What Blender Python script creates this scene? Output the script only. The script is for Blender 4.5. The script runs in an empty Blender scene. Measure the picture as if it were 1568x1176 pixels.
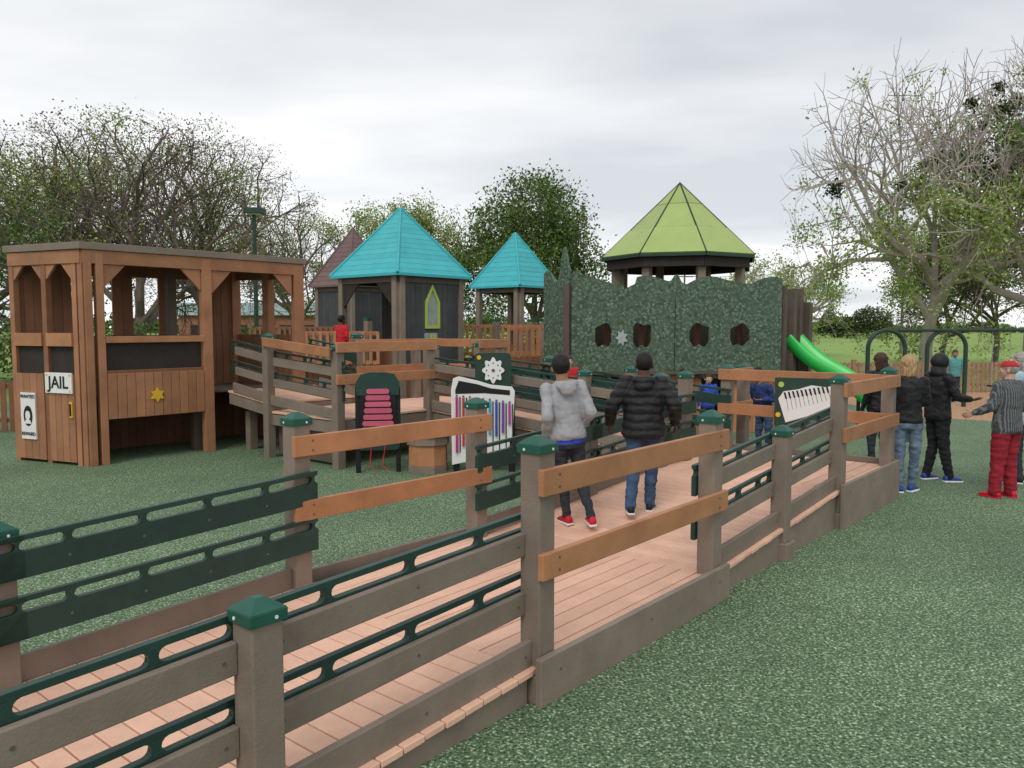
import bpy, bmesh, math, random
from mathutils import Vector, Matrix, noise
random.seed(7)
scene=bpy.context.scene
Z=Vector((0,0,1))
E=Vector((.643,.766,0)).normalized(); N=Vector((-E.y,E.x,0))
def P(s,t,z=0): return E*s+N*t+Vector((0,0,z))
def V3(*a): return Vector(a)

# ------------------------------------------------ materials
def M(name,col,rough=.7,var=.15,scale=5,bump=.15,bscale=60,island=0.0,stretch=(1,1,1),spec=.3):
    m=bpy.data.materials.new(name); m.use_nodes=True
    nt=m.node_tree; nd=nt.nodes; lk=nt.links
    b=nd["Principled BSDF"]; b.inputs["Roughness"].default_value=rough
    b.inputs["Specular IOR Level"].default_value=spec
    tc=nd.new("ShaderNodeTexCoord"); mp=nd.new("ShaderNodeMapping"); mp.inputs["Scale"].default_value=stretch
    lk.new(tc.outputs["Object"],mp.inputs["Vector"])
    n=nd.new("ShaderNodeTexNoise"); n.inputs["Scale"].default_value=scale; n.inputs["Detail"].default_value=5
    n.inputs["Roughness"].default_value=.65
    lk.new(mp.outputs[0],n.inputs["Vector"])
    r=nd.new("ShaderNodeValToRGB"); r.color_ramp.elements[0].position=.3; r.color_ramp.elements[1].position=.7
    c=Vector(col)
    r.color_ramp.elements[0].color=(*[max(0,x*(1-var)) for x in c],1)
    r.color_ramp.elements[1].color=(*[min(1,x*(1+var)) for x in c],1)
    lk.new(n.outputs["Fac"],r.inputs[0]); out=r.outputs[0]
    if island>0:
        g=nd.new("ShaderNodeNewGeometry"); mr=nd.new("ShaderNodeMapRange")
        mr.inputs["To Min"].default_value=1-island; mr.inputs["To Max"].default_value=1+island
        lk.new(g.outputs["Random Per Island"],mr.inputs["Value"])
        h=nd.new("ShaderNodeHueSaturation"); lk.new(out,h.inputs["Color"]); lk.new(mr.outputs[0],h.inputs["Value"]); out=h.outputs[0]
    lk.new(out,b.inputs["Base Color"])
    if bump>0:
        n2=nd.new("ShaderNodeTexNoise"); n2.inputs["Scale"].default_value=bscale; n2.inputs["Detail"].default_value=3
        lk.new(mp.outputs[0],n2.inputs["Vector"])
        bp=nd.new("ShaderNodeBump"); bp.inputs["Strength"].default_value=bump; bp.inputs["Distance"].default_value=.01
        lk.new(n2.outputs["Fac"],bp.inputs["Height"]); lk.new(bp.outputs[0],b.inputs["Normal"])
    return m
def leafmat(name,c1,c2,trans=.35):
    m=bpy.data.materials.new(name); m.use_nodes=True
    nt=m.node_tree; nd=nt.nodes; lk=nt.links
    b=nd["Principled BSDF"]; b.inputs["Roughness"].default_value=.75; b.inputs["Specular IOR Level"].default_value=.1
    g=nd.new("ShaderNodeNewGeometry"); r=nd.new("ShaderNodeValToRGB")
    r.color_ramp.elements[0].color=(*c1,1); r.color_ramp.elements[1].color=(*c2,1)
    tc=nd.new("ShaderNodeTexCoord"); n=nd.new("ShaderNodeTexNoise"); n.inputs["Scale"].default_value=.7; n.inputs["Detail"].default_value=1
    lk.new(tc.outputs["Object"],n.inputs["Vector"])
    mx=nd.new("ShaderNodeMath"); mx.operation='MULTIPLY_ADD'; mx.inputs[1].default_value=.5
    lk.new(g.outputs["Random Per Island"],mx.inputs[0])
    m2=nd.new("ShaderNodeMath"); m2.operation='MULTIPLY_ADD'; m2.inputs[1].default_value=1.4; m2.inputs[2].default_value=-.45
    lk.new(n.outputs["Fac"],m2.inputs[0]); lk.new(m2.outputs[0],mx.inputs[2])
    lk.new(mx.outputs[0],r.inputs[0]); lk.new(r.outputs[0],b.inputs["Base Color"])
    return m

TAN=M("tan_lumber",(.215,.17,.135),.6,.15,3,.25,80,.10)
TAND=M("tan_lumber_dark",(.10,.075,.06),.65,.15,3,.2,80,.10)
ORG=M("orange_lumber",(.39,.18,.085),.55,.17,3,.25,80,.12)
ORGW=M("playhouse_lumber",(.33,.155,.08),.6,.18,2.5,.25,80,.13)
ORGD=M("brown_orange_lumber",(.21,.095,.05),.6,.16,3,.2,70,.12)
DECK=M("deck_lumber",(.72,.44,.315),.6,.10,4,.2,90,.07)
GCAP=M("cap_green",(.015,.085,.06),.4,.15,8,.05,60)
GRAIL=M("rail_green",(.018,.048,.038),.45,.15,6,.1,60,.1)
DARK=M("dark_shade_and_trim",(.035,.028,.024),.8)  # near-black: shade of openings put into colour, also plain dark parts
CHAR=M("charcoal_boards",(.06,.063,.067),.6,.15,4,.2,60,.12)
TEAL=M("teal_roof",(.05,.40,.44),.5,.08,3,.1,60,.07)
MAUVE=M("mauve_roof",(.16,.10,.095),.6,.12,3,.1,60,.12)
LIME=M("lime_roof",(.31,.40,.13),.5,.06,2,.05,50,.05)
LIMET=M("lime_trim",(.38,.50,.10),.5,.05)
GTRIM=M("dark_green_trim",(.02,.05,.035),.5)
WHITE=M("white_plastic",(.72,.72,.70),.45,.04,5,.03)
BLACK=M("black_plastic",(.012,.012,.013),.5)
STEEL=M("screw_metal",(.10,.10,.10),.35)
SLIDE=M("slide_green",(.03,.50,.08),.3,.06,3,.02,20,0,(1,1,1),.5)
YEL=M("yellow_plastic",(.7,.42,.03),.5,.05)
BRICK=M("brick_wall_mat",(.3,.13,.09),.8,.2,8)
PALE=M("pale_roof_metal",(.42,.52,.58),.5,.05)
MULCH=M("mulch_mat",(.40,.24,.14),.95,.4,12,.6,30)
BARK=M("bark_mat",(.15,.12,.10),.9,.3,3,.4,20)
BARKP=M("pale_bark_mat",(.33,.29,.26),.9,.25,3,.4,20)

def speckle(name,dark,mid,light,sc,big=.5,p=(.34,.5,.58,.66)):
    m=bpy.data.materials.new(name); m.use_nodes=True
    nt=m.node_tree; nd=nt.nodes; lk=nt.links; b=nd["Principled BSDF"]
    b.inputs["Roughness"].default_value=.8; b.inputs["Specular IOR Level"].default_value=.25
    tc=nd.new("ShaderNodeTexCoord")
    n=nd.new("ShaderNodeTexNoise"); n.inputs["Scale"].default_value=sc; n.inputs["Detail"].default_value=3; n.inputs["Roughness"].default_value=.75
    lk.new(tc.outputs["Object"],n.inputs["Vector"])
    r=nd.new("ShaderNodeValToRGB"); e=r.color_ramp.elements
    e[0].position=p[0]; e[0].color=(*dark,1); e[1].position=p[3]; e[1].color=(*light,1)
    k=e.new(p[1]); k.color=(*mid,1); k=e.new(p[2]); k.color=(*[x*1.2 for x in mid],1)
    lk.new(n.outputs["Fac"],r.inputs[0])
    n2=nd.new("ShaderNodeTexNoise"); n2.inputs["Scale"].default_value=big; n2.inputs["Detail"].default_value=6
    lk.new(tc.outputs["Object"],n2.inputs["Vector"])
    mr=nd.new("ShaderNodeMapRange"); mr.inputs["From Min"].default_value=.3; mr.inputs["From Max"].default_value=.7
    mr.inputs["To Min"].default_value=.80; mr.inputs["To Max"].default_value=1.18; lk.new(n2.outputs["Fac"],mr.inputs["Value"])
    h=nd.new("ShaderNodeHueSaturation"); lk.new(r.outputs[0],h.inputs["Color"]); lk.new(mr.outputs[0],h.inputs["Value"])
    lk.new(h.outputs[0],b.inputs["Base Color"])
    bp=nd.new("ShaderNodeBump"); bp.inputs["Strength"].default_value=.7; bp.inputs["Distance"].default_value=.006
    lk.new(n.outputs["Fac"],bp.inputs["Height"]); lk.new(bp.outputs[0],b.inputs["Normal"])
    return m
RUBBER=speckle("rubber_mat",(.016,.036,.018),(.098,.160,.083),(.52,.60,.44),58,.5,(.36,.49,.57,.64))
GRASS=speckle("grass_mat",(.10,.17,.03),(.19,.29,.06),(.28,.36,.11),9,.08)

def stone_mat():
    m=bpy.data.materials.new("printed_stone"); m.use_nodes=True
    nt=m.node_tree; nd=nt.nodes; lk=nt.links; b=nd["Principled BSDF"]; b.inputs["Roughness"].default_value=.7
    tc=nd.new("ShaderNodeTexCoord")
    v=nd.new("ShaderNodeTexVoronoi"); v.inputs["Scale"].default_value=17
    n0=nd.new("ShaderNodeTexNoise"); n0.inputs["Scale"].default_value=9
    lk.new(tc.outputs["Object"],n0.inputs["Vector"])
    ad=nd.new("ShaderNodeVectorMath"); ad.operation='MULTIPLY_ADD'; ad.inputs[1].default_value=(.12,.12,.12)
    lk.new(n0.outputs["Color"],ad.inputs[0]); lk.new(tc.outputs["Object"],ad.inputs[2])
    lk.new(ad.outputs[0],v.inputs["Vector"])
    r=nd.new("ShaderNodeValToRGB"); e=r.color_ramp.elements
    e[0].position=.10; e[0].color=(.20,.26,.20,1); e[1].position=.64; e[1].color=(.035,.065,.04,1)
    k=e.new(.36); k.color=(.10,.155,.10,1)
    lk.new(v.outputs["Distance"],r.inputs[0])
    n=nd.new("ShaderNodeTexNoise"); n.inputs["Scale"].default_value=7; n.inputs["Detail"].default_value=8
    lk.new(tc.outputs["Object"],n.inputs["Vector"])
    mx=nd.new("ShaderNodeMix"); mx.data_type='RGBA'; mx.inputs[7].default_value=(.065,.105,.062,1)
    rr=nd.new("ShaderNodeMapRange"); rr.inputs["From Min"].default_value=.42; rr.inputs["From Max"].default_value=.62
    rr.inputs["To Max"].default_value=.75
    lk.new(n.outputs["Fac"],rr.inputs["Value"]); lk.new(rr.outputs[0],mx.inputs[0]); lk.new(r.outputs[0],mx.inputs[6])
    lk.new(mx.outputs[2],b.inputs["Base Color"])
    bp=nd.new("ShaderNodeBump"); bp.inputs["Strength"].default_value=.4; bp.inputs["Distance"].default_value=.02; bp.invert=True
    lk.new(v.outputs["Distance"],bp.inputs["Height"]); lk.new(bp.outputs[0],b.inputs["Normal"])
    return m
STONE=stone_mat()

# ------------------------------------------------ mesh builder
def empty(name):
    o=bpy.data.objects.new(name,None); scene.collection.objects.link(o); return o
class MB:
    def __init__(s): s.v=[];s.f=[];s.m=[];s.mats=[]
    def mi(s,mat):
        if mat not in s.mats: s.mats.append(mat)
        return s.mats.index(mat)
    def add(s,vs,fs,mat):
        o=len(s.v); s.v+= [tuple(x) for x in vs]; k=s.mi(mat)
        for f in fs: s.f.append([i+o for i in f]); s.m.append(k)
    def box(s,c,ax,ay,az,mat):
        c=Vector(c); vs=[c+ax*i+ay*j+az*k for k in(-1,1) for j in(-1,1) for i in(-1,1)]
        s.add(vs,[(0,2,3,1),(4,5,7,6),(0,1,5,4),(2,6,7,3),(0,4,6,2),(1,3,7,5)],mat)
    def beam(s,p0,p1,w,h,mat,up=Z):
        p0=Vector(p0);p1=Vector(p1); d=(p1-p0); side=d.cross(up).normalized()
        s.box((p0+p1)/2,d/2,side*w/2,up*h/2,mat)
    def prism(s,poly,O,u,v,n,mat):
        k=len(poly); a=[O+u*x+v*y for x,y in poly]; b=[q+n for q in a]
        s.add(a+b,[tuple(range(k))[::-1],tuple(range(k,2*k))]+[(i,(i+1)%k,(i+1)%k+k,i+k) for i in range(k)],mat)
    def tube(s,pts,rs,mat,sides=10,cap=True):
        pts=[Vector(p) for p in pts]; vs=[];fs=[]; ref=None
        for i,p in enumerate(pts):
            d=(pts[min(i+1,len(pts)-1)]-pts[max(i-1,0)]).normalized()
            if ref is None: ref=d.orthogonal().normalized()
            ref=(ref-d*ref.dot(d)).normalized(); q=d.cross(ref)
            r=rs[i] if hasattr(rs,'__len__') else rs
            for k in range(sides):
                a=2*math.pi*k/sides; vs.append(p+(ref*math.cos(a)+q*math.sin(a))*r)
        for i in range(len(pts)-1):
            for k in range(sides):
                fs.append((i*sides+k,i*sides+(k+1)%sides,(i+1)*sides+(k+1)%sides,(i+1)*sides+k))
        if cap:
            fs.append(tuple(range(sides))[::-1]); fs.append(tuple(range((len(pts)-1)*sides,len(pts)*sides)))
        s.add(vs,fs,mat)
    def ell(s,c,r,mat,R=None,nu=14,nv=9):
        c=Vector(c); vs=[];fs=[]
        def tr(x,y,z):
            w=Vector((x*r[0],y*r[1],z*r[2])); 
            if R is not None: w=R@w
            return c+w
        vs.append(tr(0,0,-1))
        for j in range(1,nv):
            ph=-math.pi/2+math.pi*j/nv
            for i in range(nu):
                a=2*math.pi*i/nu; vs.append(tr(math.cos(ph)*math.cos(a),math.cos(ph)*math.sin(a),math.sin(ph)))
        vs.append(tr(0,0,1)); L=len(vs)-1
        for i in range(nu): fs.append((0,1+(i+1)%nu,1+i))
        for j in range(nv-2):
            for i in range(nu):
                a=1+j*nu; fs.append((a+i,a+(i+1)%nu,a+nu+(i+1)%nu,a+nu+i))
        a=1+(nv-2)*nu
        for i in range(nu): fs.append((a+i,a+(i+1)%nu,L))
        s.add(vs,fs,mat)
    def loft(s,rings,mat,n=18):
        vs=[];fs=[]
        for cx,cy,z,rx,ry in rings:
            for k in range(n):
                a=2*math.pi*k/n; vs.append((cx+math.cos(a)*rx,cy+math.sin(a)*ry,z))
        for i in range(len(rings)-1):
            for k in range(n): fs.append((i*n+k,i*n+(k+1)%n,(i+1)*n+(k+1)%n,(i+1)*n+k))
        fs.append(tuple(range(n))[::-1]); fs.append(tuple(range((len(rings)-1)*n,len(rings)*n)))
        s.add(vs,fs,mat)
    def capsule(s,p0,p1,r0,r1,mat,sides=12):
        p0=Vector(p0);p1=Vector(p1)
        s.tube([p0,p0.lerp(p1,.33),p0.lerp(p1,.66),p1],[r0,r0+(r1-r0)*.33,r0+(r1-r0)*.66,r1],mat,sides)
        s.ell(p0,(r0,)*3,mat,None,12,8); s.ell(p1,(r1,)*3,mat,None,12,8)
    def mesh(s,name,recalc=True):
        me=bpy.data.meshes.new(name); me.from_pydata(s.v,[],s.f)
        for m in s.mats: me.materials.append(m)
        me.polygons.foreach_set("material_index",s.m)
        if recalc:
            bm=bmesh.new(); bm.from_mesh(me); bmesh.ops.recalc_face_normals(bm,faces=bm.faces[:]); bm.to_mesh(me); bm.free()
        me.update(); return me
    def build(s,name,parent=None,bevel=0,smooth=False,recalc=True):
        me=s.mesh(name,recalc); o=bpy.data.objects.new(name,me); scene.collection.objects.link(o)
        if parent: o.parent=parent
        if smooth:
            me.polygons.foreach_set("use_smooth",[True]*len(me.polygons))
        if bevel:
            b=o.modifiers.new("bevel",'BEVEL'); b.width=bevel; b.segments=2; b.limit_method='ANGLE'; b.harden_normals=False
        return o

# ------------------------------------------------ ground
def sheet(name,pts,z,mat):
    mb=MB(); mb.add([(x,y,z) for x,y in pts],[tuple(range(len(pts)))],mat); return mb.build(name,None,recalc=False)
sheet("grass_ground",[(-600,-100),(600,-100),(600,900),(-600,900)],0,GRASS)
sheet("rubber_playground_surface",[(-30,-12),(30,-12),(26,14),(12.5,16.7),(9.2,18.5),(9,24),(-8,27),(-20,18)],.004,RUBBER)
sheet("mulch_bed",[(12.5,16.7),(26,14),(34,20),(30,27),(9,26),(9,24),(9.2,18.5)],.008,MULCH)

# ------------------------------------------------ ramp
ramp=empty("wheelchair_ramp_walkway")
posts=MB(); caps=MB(); tan=MB(); org=MB(); deck=MB(); gr=MB(); under=MB(); screws=MB()
def post(s,t,zt,zb=0,base=False):
    posts.box(P(s,t,(zb+zt-.04)/2),E*.07,N*.07,Z*(zt-.04-zb)/2,TAN)
    caps.box(P(s,t,zt-.025),E*.084,N*.084,Z*.025,GCAP)
    b=[P(s,t,zt)+E*i*.084+N*j*.084 for i,j in((-1,-1),(1,-1),(1,1),(-1,1))]+[P(s,t,zt)+E*i*.02+N*j*.02+Z*.045 for i,j in((-1,-1),(1,-1),(1,1),(-1,1))]
    caps.add(b,[(0,1,5,4),(1,2,6,5),(2,3,7,6),(3,0,4,7),(4,5,6,7),(3,2,1,0)],GCAP)
    for sg in(-1,1):
        for a,b2 in((E,N),(N,E)):
            screws.prism([(math.cos(q)*.008,math.sin(q)*.008) for q in [k*math.pi/4 for k in range(8)]],P(s,t,zt-.028)+a*sg*.084+b2*.03,b2,Z,a*sg*.003,WHITE)
    if base:
        for k,(a,b2) in enumerate(((E,N),(N,E))):
            for sg in(-1,1): posts.box(P(s,t,.08)+a*sg*.088,a*.016,b2*(.104 if k==0 else .07),Z*.08,TAN)
def screwrow(p,q,out,n=None):
    L=(q-p).length; n=n or max(2,int(L/.75)+1)
    for i in range(n):
        f=(.06+(L-.12)*i/(n-1))/L
        c=p.lerp(q,f)+out
        u=(q-p).normalized(); 
        screws.prism([(math.cos(a)*.008,math.sin(a)*.008) for a in [k*math.pi/4 for k in range(8)]],c,u,Z,out.normalized()*.003,STEEL)
def slotboard(a,b,zt,h,off):
    a=a+off;b=b+off; L=(b-a).length; u=(b-a)/L; nrm=Vector((-u.y,u.x,0)).normalized()*.036; O=a-nrm/2
    top=.03; slot=.058
    gr.prism([(0,zt-top),(L,zt-top),(L,zt),(0,zt)],O,u,Z,nrm,GRAIL)
    gr.prism([(0,zt-h),(L,zt-h),(L,zt-top-slot),(0,zt-top-slot)],O,u,Z,nrm,GRAIL)
    n=max(1,round(L/.46)); r=slot/2
    for i in range(n+1):
        x=L*i/n; cz=zt-top-r; hw=.018+r
        if i in(0,n): x=x+(.03 if i==0 else -.03)
        x0=max(x-hw,0);x1=min(x+hw,L); pl=[]
        for k in range(7):
            an=-math.pi/2+math.pi*k/6
            pl.append((x1-math.cos(an)*r,cz+math.sin(an)*r))
        for k in range(7):
            an=math.pi/2-math.pi*k/6
            pl.append((x0+math.cos(an)*r,cz+math.sin(an)*r))
        gr.prism(pl,O,u,Z,nrm*.98,GRAIL)
        if 0<i<n: 
            sg=1 if off.dot(nrm)>0 else -1
            c=O+u*x+Z*(zt-h*.7)+(nrm if sg>0 else nrm*0)
            screws.prism([(math.cos(q)*.009,math.sin(q)*.009) for q in [k*math.pi/4 for k in range(8)]],c,u,Z,nrm.normalized()*.003*sg,STEEL)
def guard(a,b,out,curb=True,ext=.05):
    # green grip boards are bolted to the inner post faces, tan boards sit between the posts
    u=(b-a).normalized()
    slotboard(a-u*ext*2,b+u*ext*2,.85,.24,-out*.091)
    slotboard(a-u*ext*2,b+u*ext*2,.51,.24,-out*.091)
    for z0,z1 in((.62,.752),(.285,.412)):
        p=a+Z*(z0+z1)/2-out*.05;q=b+Z*(z0+z1)/2-out*.05
        tan.beam(p+u*.071,q-u*.071,.038,z1-z0,TAN); screwrow(p+u*.071,q-u*.071,out*.0195)
    if curb: 
        p=a+Z*.075+out*.0;q=b+Z*.075+out*.0
        tan.beam(p+u*.071,q-u*.071,.04,.155,TAN); screwrow(p+u*.071,q-u*.071,out*.021)
def oguard(a,b,out,curb=True,o=.09):
    u=(b-a).normalized()
    for z0,z1 in((.97,1.12),(.50,.65)):
        p=a+Z*(z0+z1)/2+out*o;q=b+Z*(z0+z1)/2+out*o
        org.beam(p-u*.09,q+u*.09,.04,z1-z0,ORG)
        screwrow(p+Z*.035,q+Z*.035,out*.021*(1 if o>0 else -1),2)
        screwrow(p-Z*.035,q-Z*.035,out*.021*(1 if o>0 else -1),2)
    if curb:
        p=a+out*.10;q=b+out*.10; z=a.z
        tan.box((p+q)/2+Z*(.07-z)/2,(q-p)/2+u*.12,out*.022,Z*(z+.07)/2,TAN)
        screwrow(p-Z*.03,q-Z*.03,out*.023)
def decking(s0,s1,t0,t1,z0,z1,run,across,w=.14):
    g=.009
    a0,a1=(s0,s1) if run=='s' else (t0,t1)
    zz=lambda s,t: z0+(z1-z0)*(((s if run=='s' else t)-a0)/(a1-a0))
    ax='s' if (run=='s')==across else 't'
    x0,x1=(s0,s1) if ax=='s' else (t0,t1)
    n=round((x1-x0)/w); ww=(x1-x0)/n
    for i in range(n):
        p0=x0+i*ww+g/2;p1=x0+(i+1)*ww-g/2; j=random.uniform(-.006,.006)
        q=[(p0,t0+j),(p1,t0+j),(p1,t1),(p0,t1)] if ax=='s' else [(s0,p0),(s1,p0),(s1,p1),(s0,p1)]
        vs=[P(s,t,zz(s,t)-.035) for s,t in q]+[P(s,t,zz(s,t)) for s,t in q]
        deck.add(vs,[(3,2,1,0),(4,5,6,7),(0,1,5,4),(1,2,6,5),(2,3,7,6),(3,0,4,7)],DECK)
    q=[(s0+.03,t0+.03),(s1-.03,t0+.03),(s1-.03,t1-.03),(s0+.03,t1-.03)]
    vs=[P(s,t,-.02) for s,t in q]+[P(s,t,zz(s,t)-.045) for s,t in q]
    if z0<.5: under.add(vs,[(3,2,1,0),(4,5,6,7),(0,1,5,4),(1,2,6,5),(2,3,7,6),(3,0,4,7)],TAN)
    else:
        for a,b in((0,1),(1,2),(2,3),(3,0)):
            under.beam(vs[4+a]-Z*.09,vs[4+b]-Z*.09,.04,.17,TAN)
T0,T1=2.75,4.85
z1f=lambda s:.2-.045*(3.4-s)
SB=3.5
decking(-1.2,SB-.1,T0-.06,T1+.05,z1f(-1.2),.2,'s',True)
guard(P(-1.2,T0,z1f(-1.2)),P(0,T0,z1f(0)),-N)
guard(P(0,T0,z1f(0)),P(1.72,T0,z1f(1.72)),-N)
guard(P(1.72,T0,z1f(1.72)),P(SB,T0,.2),-N)
guard(P(-.3,T1+.06,z1f(-.3)),P(1.49,T1+.06,z1f(1.49)),N); guard(P(1.49,T1+.06,z1f(1.49)),P(3.42,T1+.06,.2),N)
post(1.72,T0,1.0);post(0,T0,.93);post(-1.2,T0,.87);post(1.49,T1+.06,1.0);post(-.3,T1+.06,.93)
decking(SB-.1,5.6,T0-.06,T1+.05,.2,.2,'s',False)
post(SB,T0,1.45,0,True);post(5.64,T0,1.42);post(3.42,T1+.06,1.44,0);post(5.28,T1,1.42)
oguard(P(SB,T0,.2),P(5.64,T0,.2),-N); oguard(P(3.42,T1+.06,.2),P(5.28,T1,.2),N,True,-.09)
decking(5.6,8.55,T0-.06,T1+.03,.2,.4,'s',True)
zr=lambda s:.2+.2*(s-5.6)/2.95
guard(P(5.64,T0,.2),P(7.06,T0,zr(7.06)),-N);guard(P(7.06,T0,zr(7.06)),P(8.58,T0,.4),-N)
guard(P(5.28,T1,.2),P(7.06,T1,zr(7.06)),N);guard(P(7.06,T1,zr(7.06)),P(8.58,T1,.4),N)
SE=10.42
post(7.06,T0,1.17,0,True);post(8.58,T0,1.56,0,True);post(SE-.02,T0,1.57,0,False)
post(7.06,T1,1.13);post(8.58,T1,1.5);post(SE,T1,1.53);post(10.95,T1,1.53)
decking(8.55,SE+.05,T0-.06,T1,.4,.4,'s',False)
oguard(P(8.58,T0,.4),P(SE-.02,T0,.4),-N)
guard(P(8.58,T1,.4),P(9.2,T1,.4),N)
oguard(P(SE,T0,.4),P(SE,T1,.4),E,True,-.09)
oguard(P(SE,T1,.4),P(10.95,T1,.4),-N,False)
# ramp 3
R3=9.2
decking(R3,SE+.05,T1,9.5,.4,.75,'t',True)
zt=lambda t:.4+.35*(t-T1)/(9.5-T1)
ts=[T1,6.4,7.95,9.5]
for s,o in((R3,-E),(SE,E)):
    for i in range(3):
        guard(P(s,ts[i],zt(ts[i])),P(s,ts[i+1],zt(ts[i+1])),o)
        if i>0: post(s,ts[i],zt(ts[i])+.95)
    post(s,9.5,1.8)
post(R3,T1,1.5)
# landing 3
decking(7.3,11.05,9.5,11.2,.75,.75,'s',True)
oguard(P(7.35,9.5,.75),P(R3,9.5,.75),-N,False)
post(7.35,9.5,1.8);post(9.55,9.75,1.78)
oguard(P(9.1,11.2,.75),P(11,11.2,.75),N,False,-.09);oguard(P(11,9.5,.75),P(11,11.2,.75),E,False,-.09);oguard(P(SE,9.5,.75),P(11,9.5,.75),-N,False)
post(9.1,11.2,1.95);post(10.5,11.2,1.8);post(11,11.2,1.8);post(11,9.5,1.8)
# ramp 4
decking(7.3,9.05,11.2,12.42,.88,1.02,'t',True)
guard(P(7.3,9.5,.74),P(7.3,11.2,.86),-E);guard(P(7.3,11.2,.88),P(7.3,12.3,1.02),-E)
a,b=P(7.3,9.5,.72),P(7.3,11.2,.86)
org.beam(a+Z*1.0-E*.09,b+Z*1.0-E*.09,.04,.14,ORG)
guard(P(9.05,11.2,.88),P(9.05,12.3,1.02),E)
post(7.3,11.2,1.95)
for p in((7.6,10.8),(8.8,10.8),(7.6,12.2),(8.8,12.2),(7.4,9.56),(10,10.9)): under.box(P(p[0],p[1],.33),E*.07,N*.07,Z*.33,TAN)
under.beam(P(7.45,11.15,.4),P(7.45,9.6,.4),.03,.7,TAND)
posts.build("posts",ramp,.008);caps.build("post_caps",ramp,.004);tan.build("tan_rail_boards",ramp,.006)
org.build("orange_rail_boards",ramp,.006);deck.build("deck_boards",ramp,.005);gr.build("green_handrail_boards",ramp,.002)
under.build("substructure",ramp);screws.build("screws",ramp)

def planks(mb,O,u,x0,x1,z0,z1,th,mat,w=.14,n=None):
    k=max(1,round((x1-x0)/w)); ww=(x1-x0)/k; nr=Vector((-u.y,u.x,0))*th/2
    for i in range(k):
        c=O+u*(x0+(i+.5)*ww)+Z*(z0+z1)/2
        mb.box(c,u*(ww/2-.003),nr,Z*(z1-z0)/2,mat)
def text(body,size,O,u,up,n,mat,name,parent,ext=.006):
    cu=bpy.data.curves.new(name,'FONT'); cu.body=body; cu.size=size; cu.extrude=ext; cu.align_x='CENTER'; cu.align_y='CENTER'
    cu.offset=.004 if size>.1 else .0015
    o=bpy.data.objects.new(name,cu); scene.collection.objects.link(o); cu.materials.append(mat)
    m=Matrix.Identity(4)
    for i in range(3): m[i][0]=u[i];m[i][1]=up[i];m[i][2]=n[i];m[i][3]=O[i]
    o.matrix_world=m; o.parent=parent; return o

# ------------------------------------------------ wagon / jail playhouse
jail=empty("jail_playhouse")
mb=MB(); K0=P(5.05,12.5); F=Vector((-.915,.403,0)).normalized(); Lf=1.62; K1=K0+F*Lf; L=3.86; K3=K0+E*L; K2=K1+E*L
fn=Vector((F.y,-F.x,0)); 
if fn.y>0: fn=-fn
def wp(p,z0,z1,u,n,w=.07,d=.07,mat=ORGW): mb.box(p+Z*(z0+z1)/2,u*w,n*d,Z*(z1-z0)/2,mat)
for x in(.07,.24): wp(K0+E*x+N*.03,0,3.2,E,N,.055,.06)
for x in(1.95,):wp(K0+E*x+N*.03,0,3.2,E,N,.085,.06)
wp(K0+E*(L-.1)+N*.03,0,3.2,E,N,.1,.06)
wp(K0+E*1.9+N*.35,0,1.0,E,N,.07,.07,TAND)
mb.beam(K0+Z*3.13+E*.0,K0+E*L+Z*3.13,.05,.2,ORGW)
mb.beam(K0+E*.3+Z*1.9-N*.01,K0+E*1.88+Z*1.9-N*.01,.07,.10,ORG)
planks(mb,K0-N*.02,E,.30,1.86,.69,1.38,.03,ORGW)
mb.beam(K0+E*.3+Z*1.40+N*.01,K0+E*1.86+Z*1.40+N*.01,.03,.06,ORGD)
mb.beam(K0+E*.3+Z*1.62+N*.06,K0+E*1.86+Z*1.62+N*.06,.015,.46,DARK)  # dark sheet stands in for the shade inside the mid window
for x0,x1,c in((.30,1.86,.34),(2.04,3.62,.38)):
    for sx,sd in((x0,1),(x1,-1)):
        mb.prism([(sx,3.03),(sx+sd*c,3.03),(sx+sd*c*.05,3.03-c),(sx,3.03-c)],K0+N*.0,E,Z,N*.045,ORGW)
for x in(.05,.18,.84,Lf-.05): wp(K0+F*x-fn*.04,0,3.22,F,fn,.05,.05,ORGW if x!=.84 else ORGD)
mb.beam(K0+Z*3.13+F*.02,K1+Z*3.13,.05,.2,ORGW)
for x0,x1 in((.23,.79),(.89,Lf-.1)):
    for sx,sd in((x0,1),(x1,-1)):
        c=.22; mb.prism([(sx,3.03),(sx+sd*c,3.03),(sx+sd*.02,3.03-c),(sx,3.03-c)],K0,F,Z,-fn*.045,ORGW)
    mb.beam(K0+F*x0+Z*1.90+fn*.012,K0+F*x1+Z*1.90+fn*.012,.06,.20,ORG)
    mb.beam(K0+F*x0+Z*1.60-fn*.05,K0+F*x1+Z*1.60-fn*.05,.015,.5,DARK)  # near-black board painted as the shaded inside of the front windows
    planks(mb,K0+fn*.01,F,x0,x1,.05,1.38,.035,ORGW)
bl=(K2-K1).length
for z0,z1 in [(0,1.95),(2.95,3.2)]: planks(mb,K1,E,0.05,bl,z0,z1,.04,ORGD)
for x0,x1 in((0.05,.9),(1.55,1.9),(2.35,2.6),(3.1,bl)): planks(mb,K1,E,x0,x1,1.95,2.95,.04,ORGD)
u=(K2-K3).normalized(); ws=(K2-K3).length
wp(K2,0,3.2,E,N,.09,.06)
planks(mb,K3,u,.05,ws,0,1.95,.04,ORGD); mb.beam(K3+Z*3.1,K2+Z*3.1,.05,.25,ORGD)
mb.prism([(.1,3.0),(.5,3.0),(.12,2.6)],K3,u,Z,E*.04,ORGD)
wp(K3+u*ws*.5,1.9,3.1,u,E)
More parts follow.
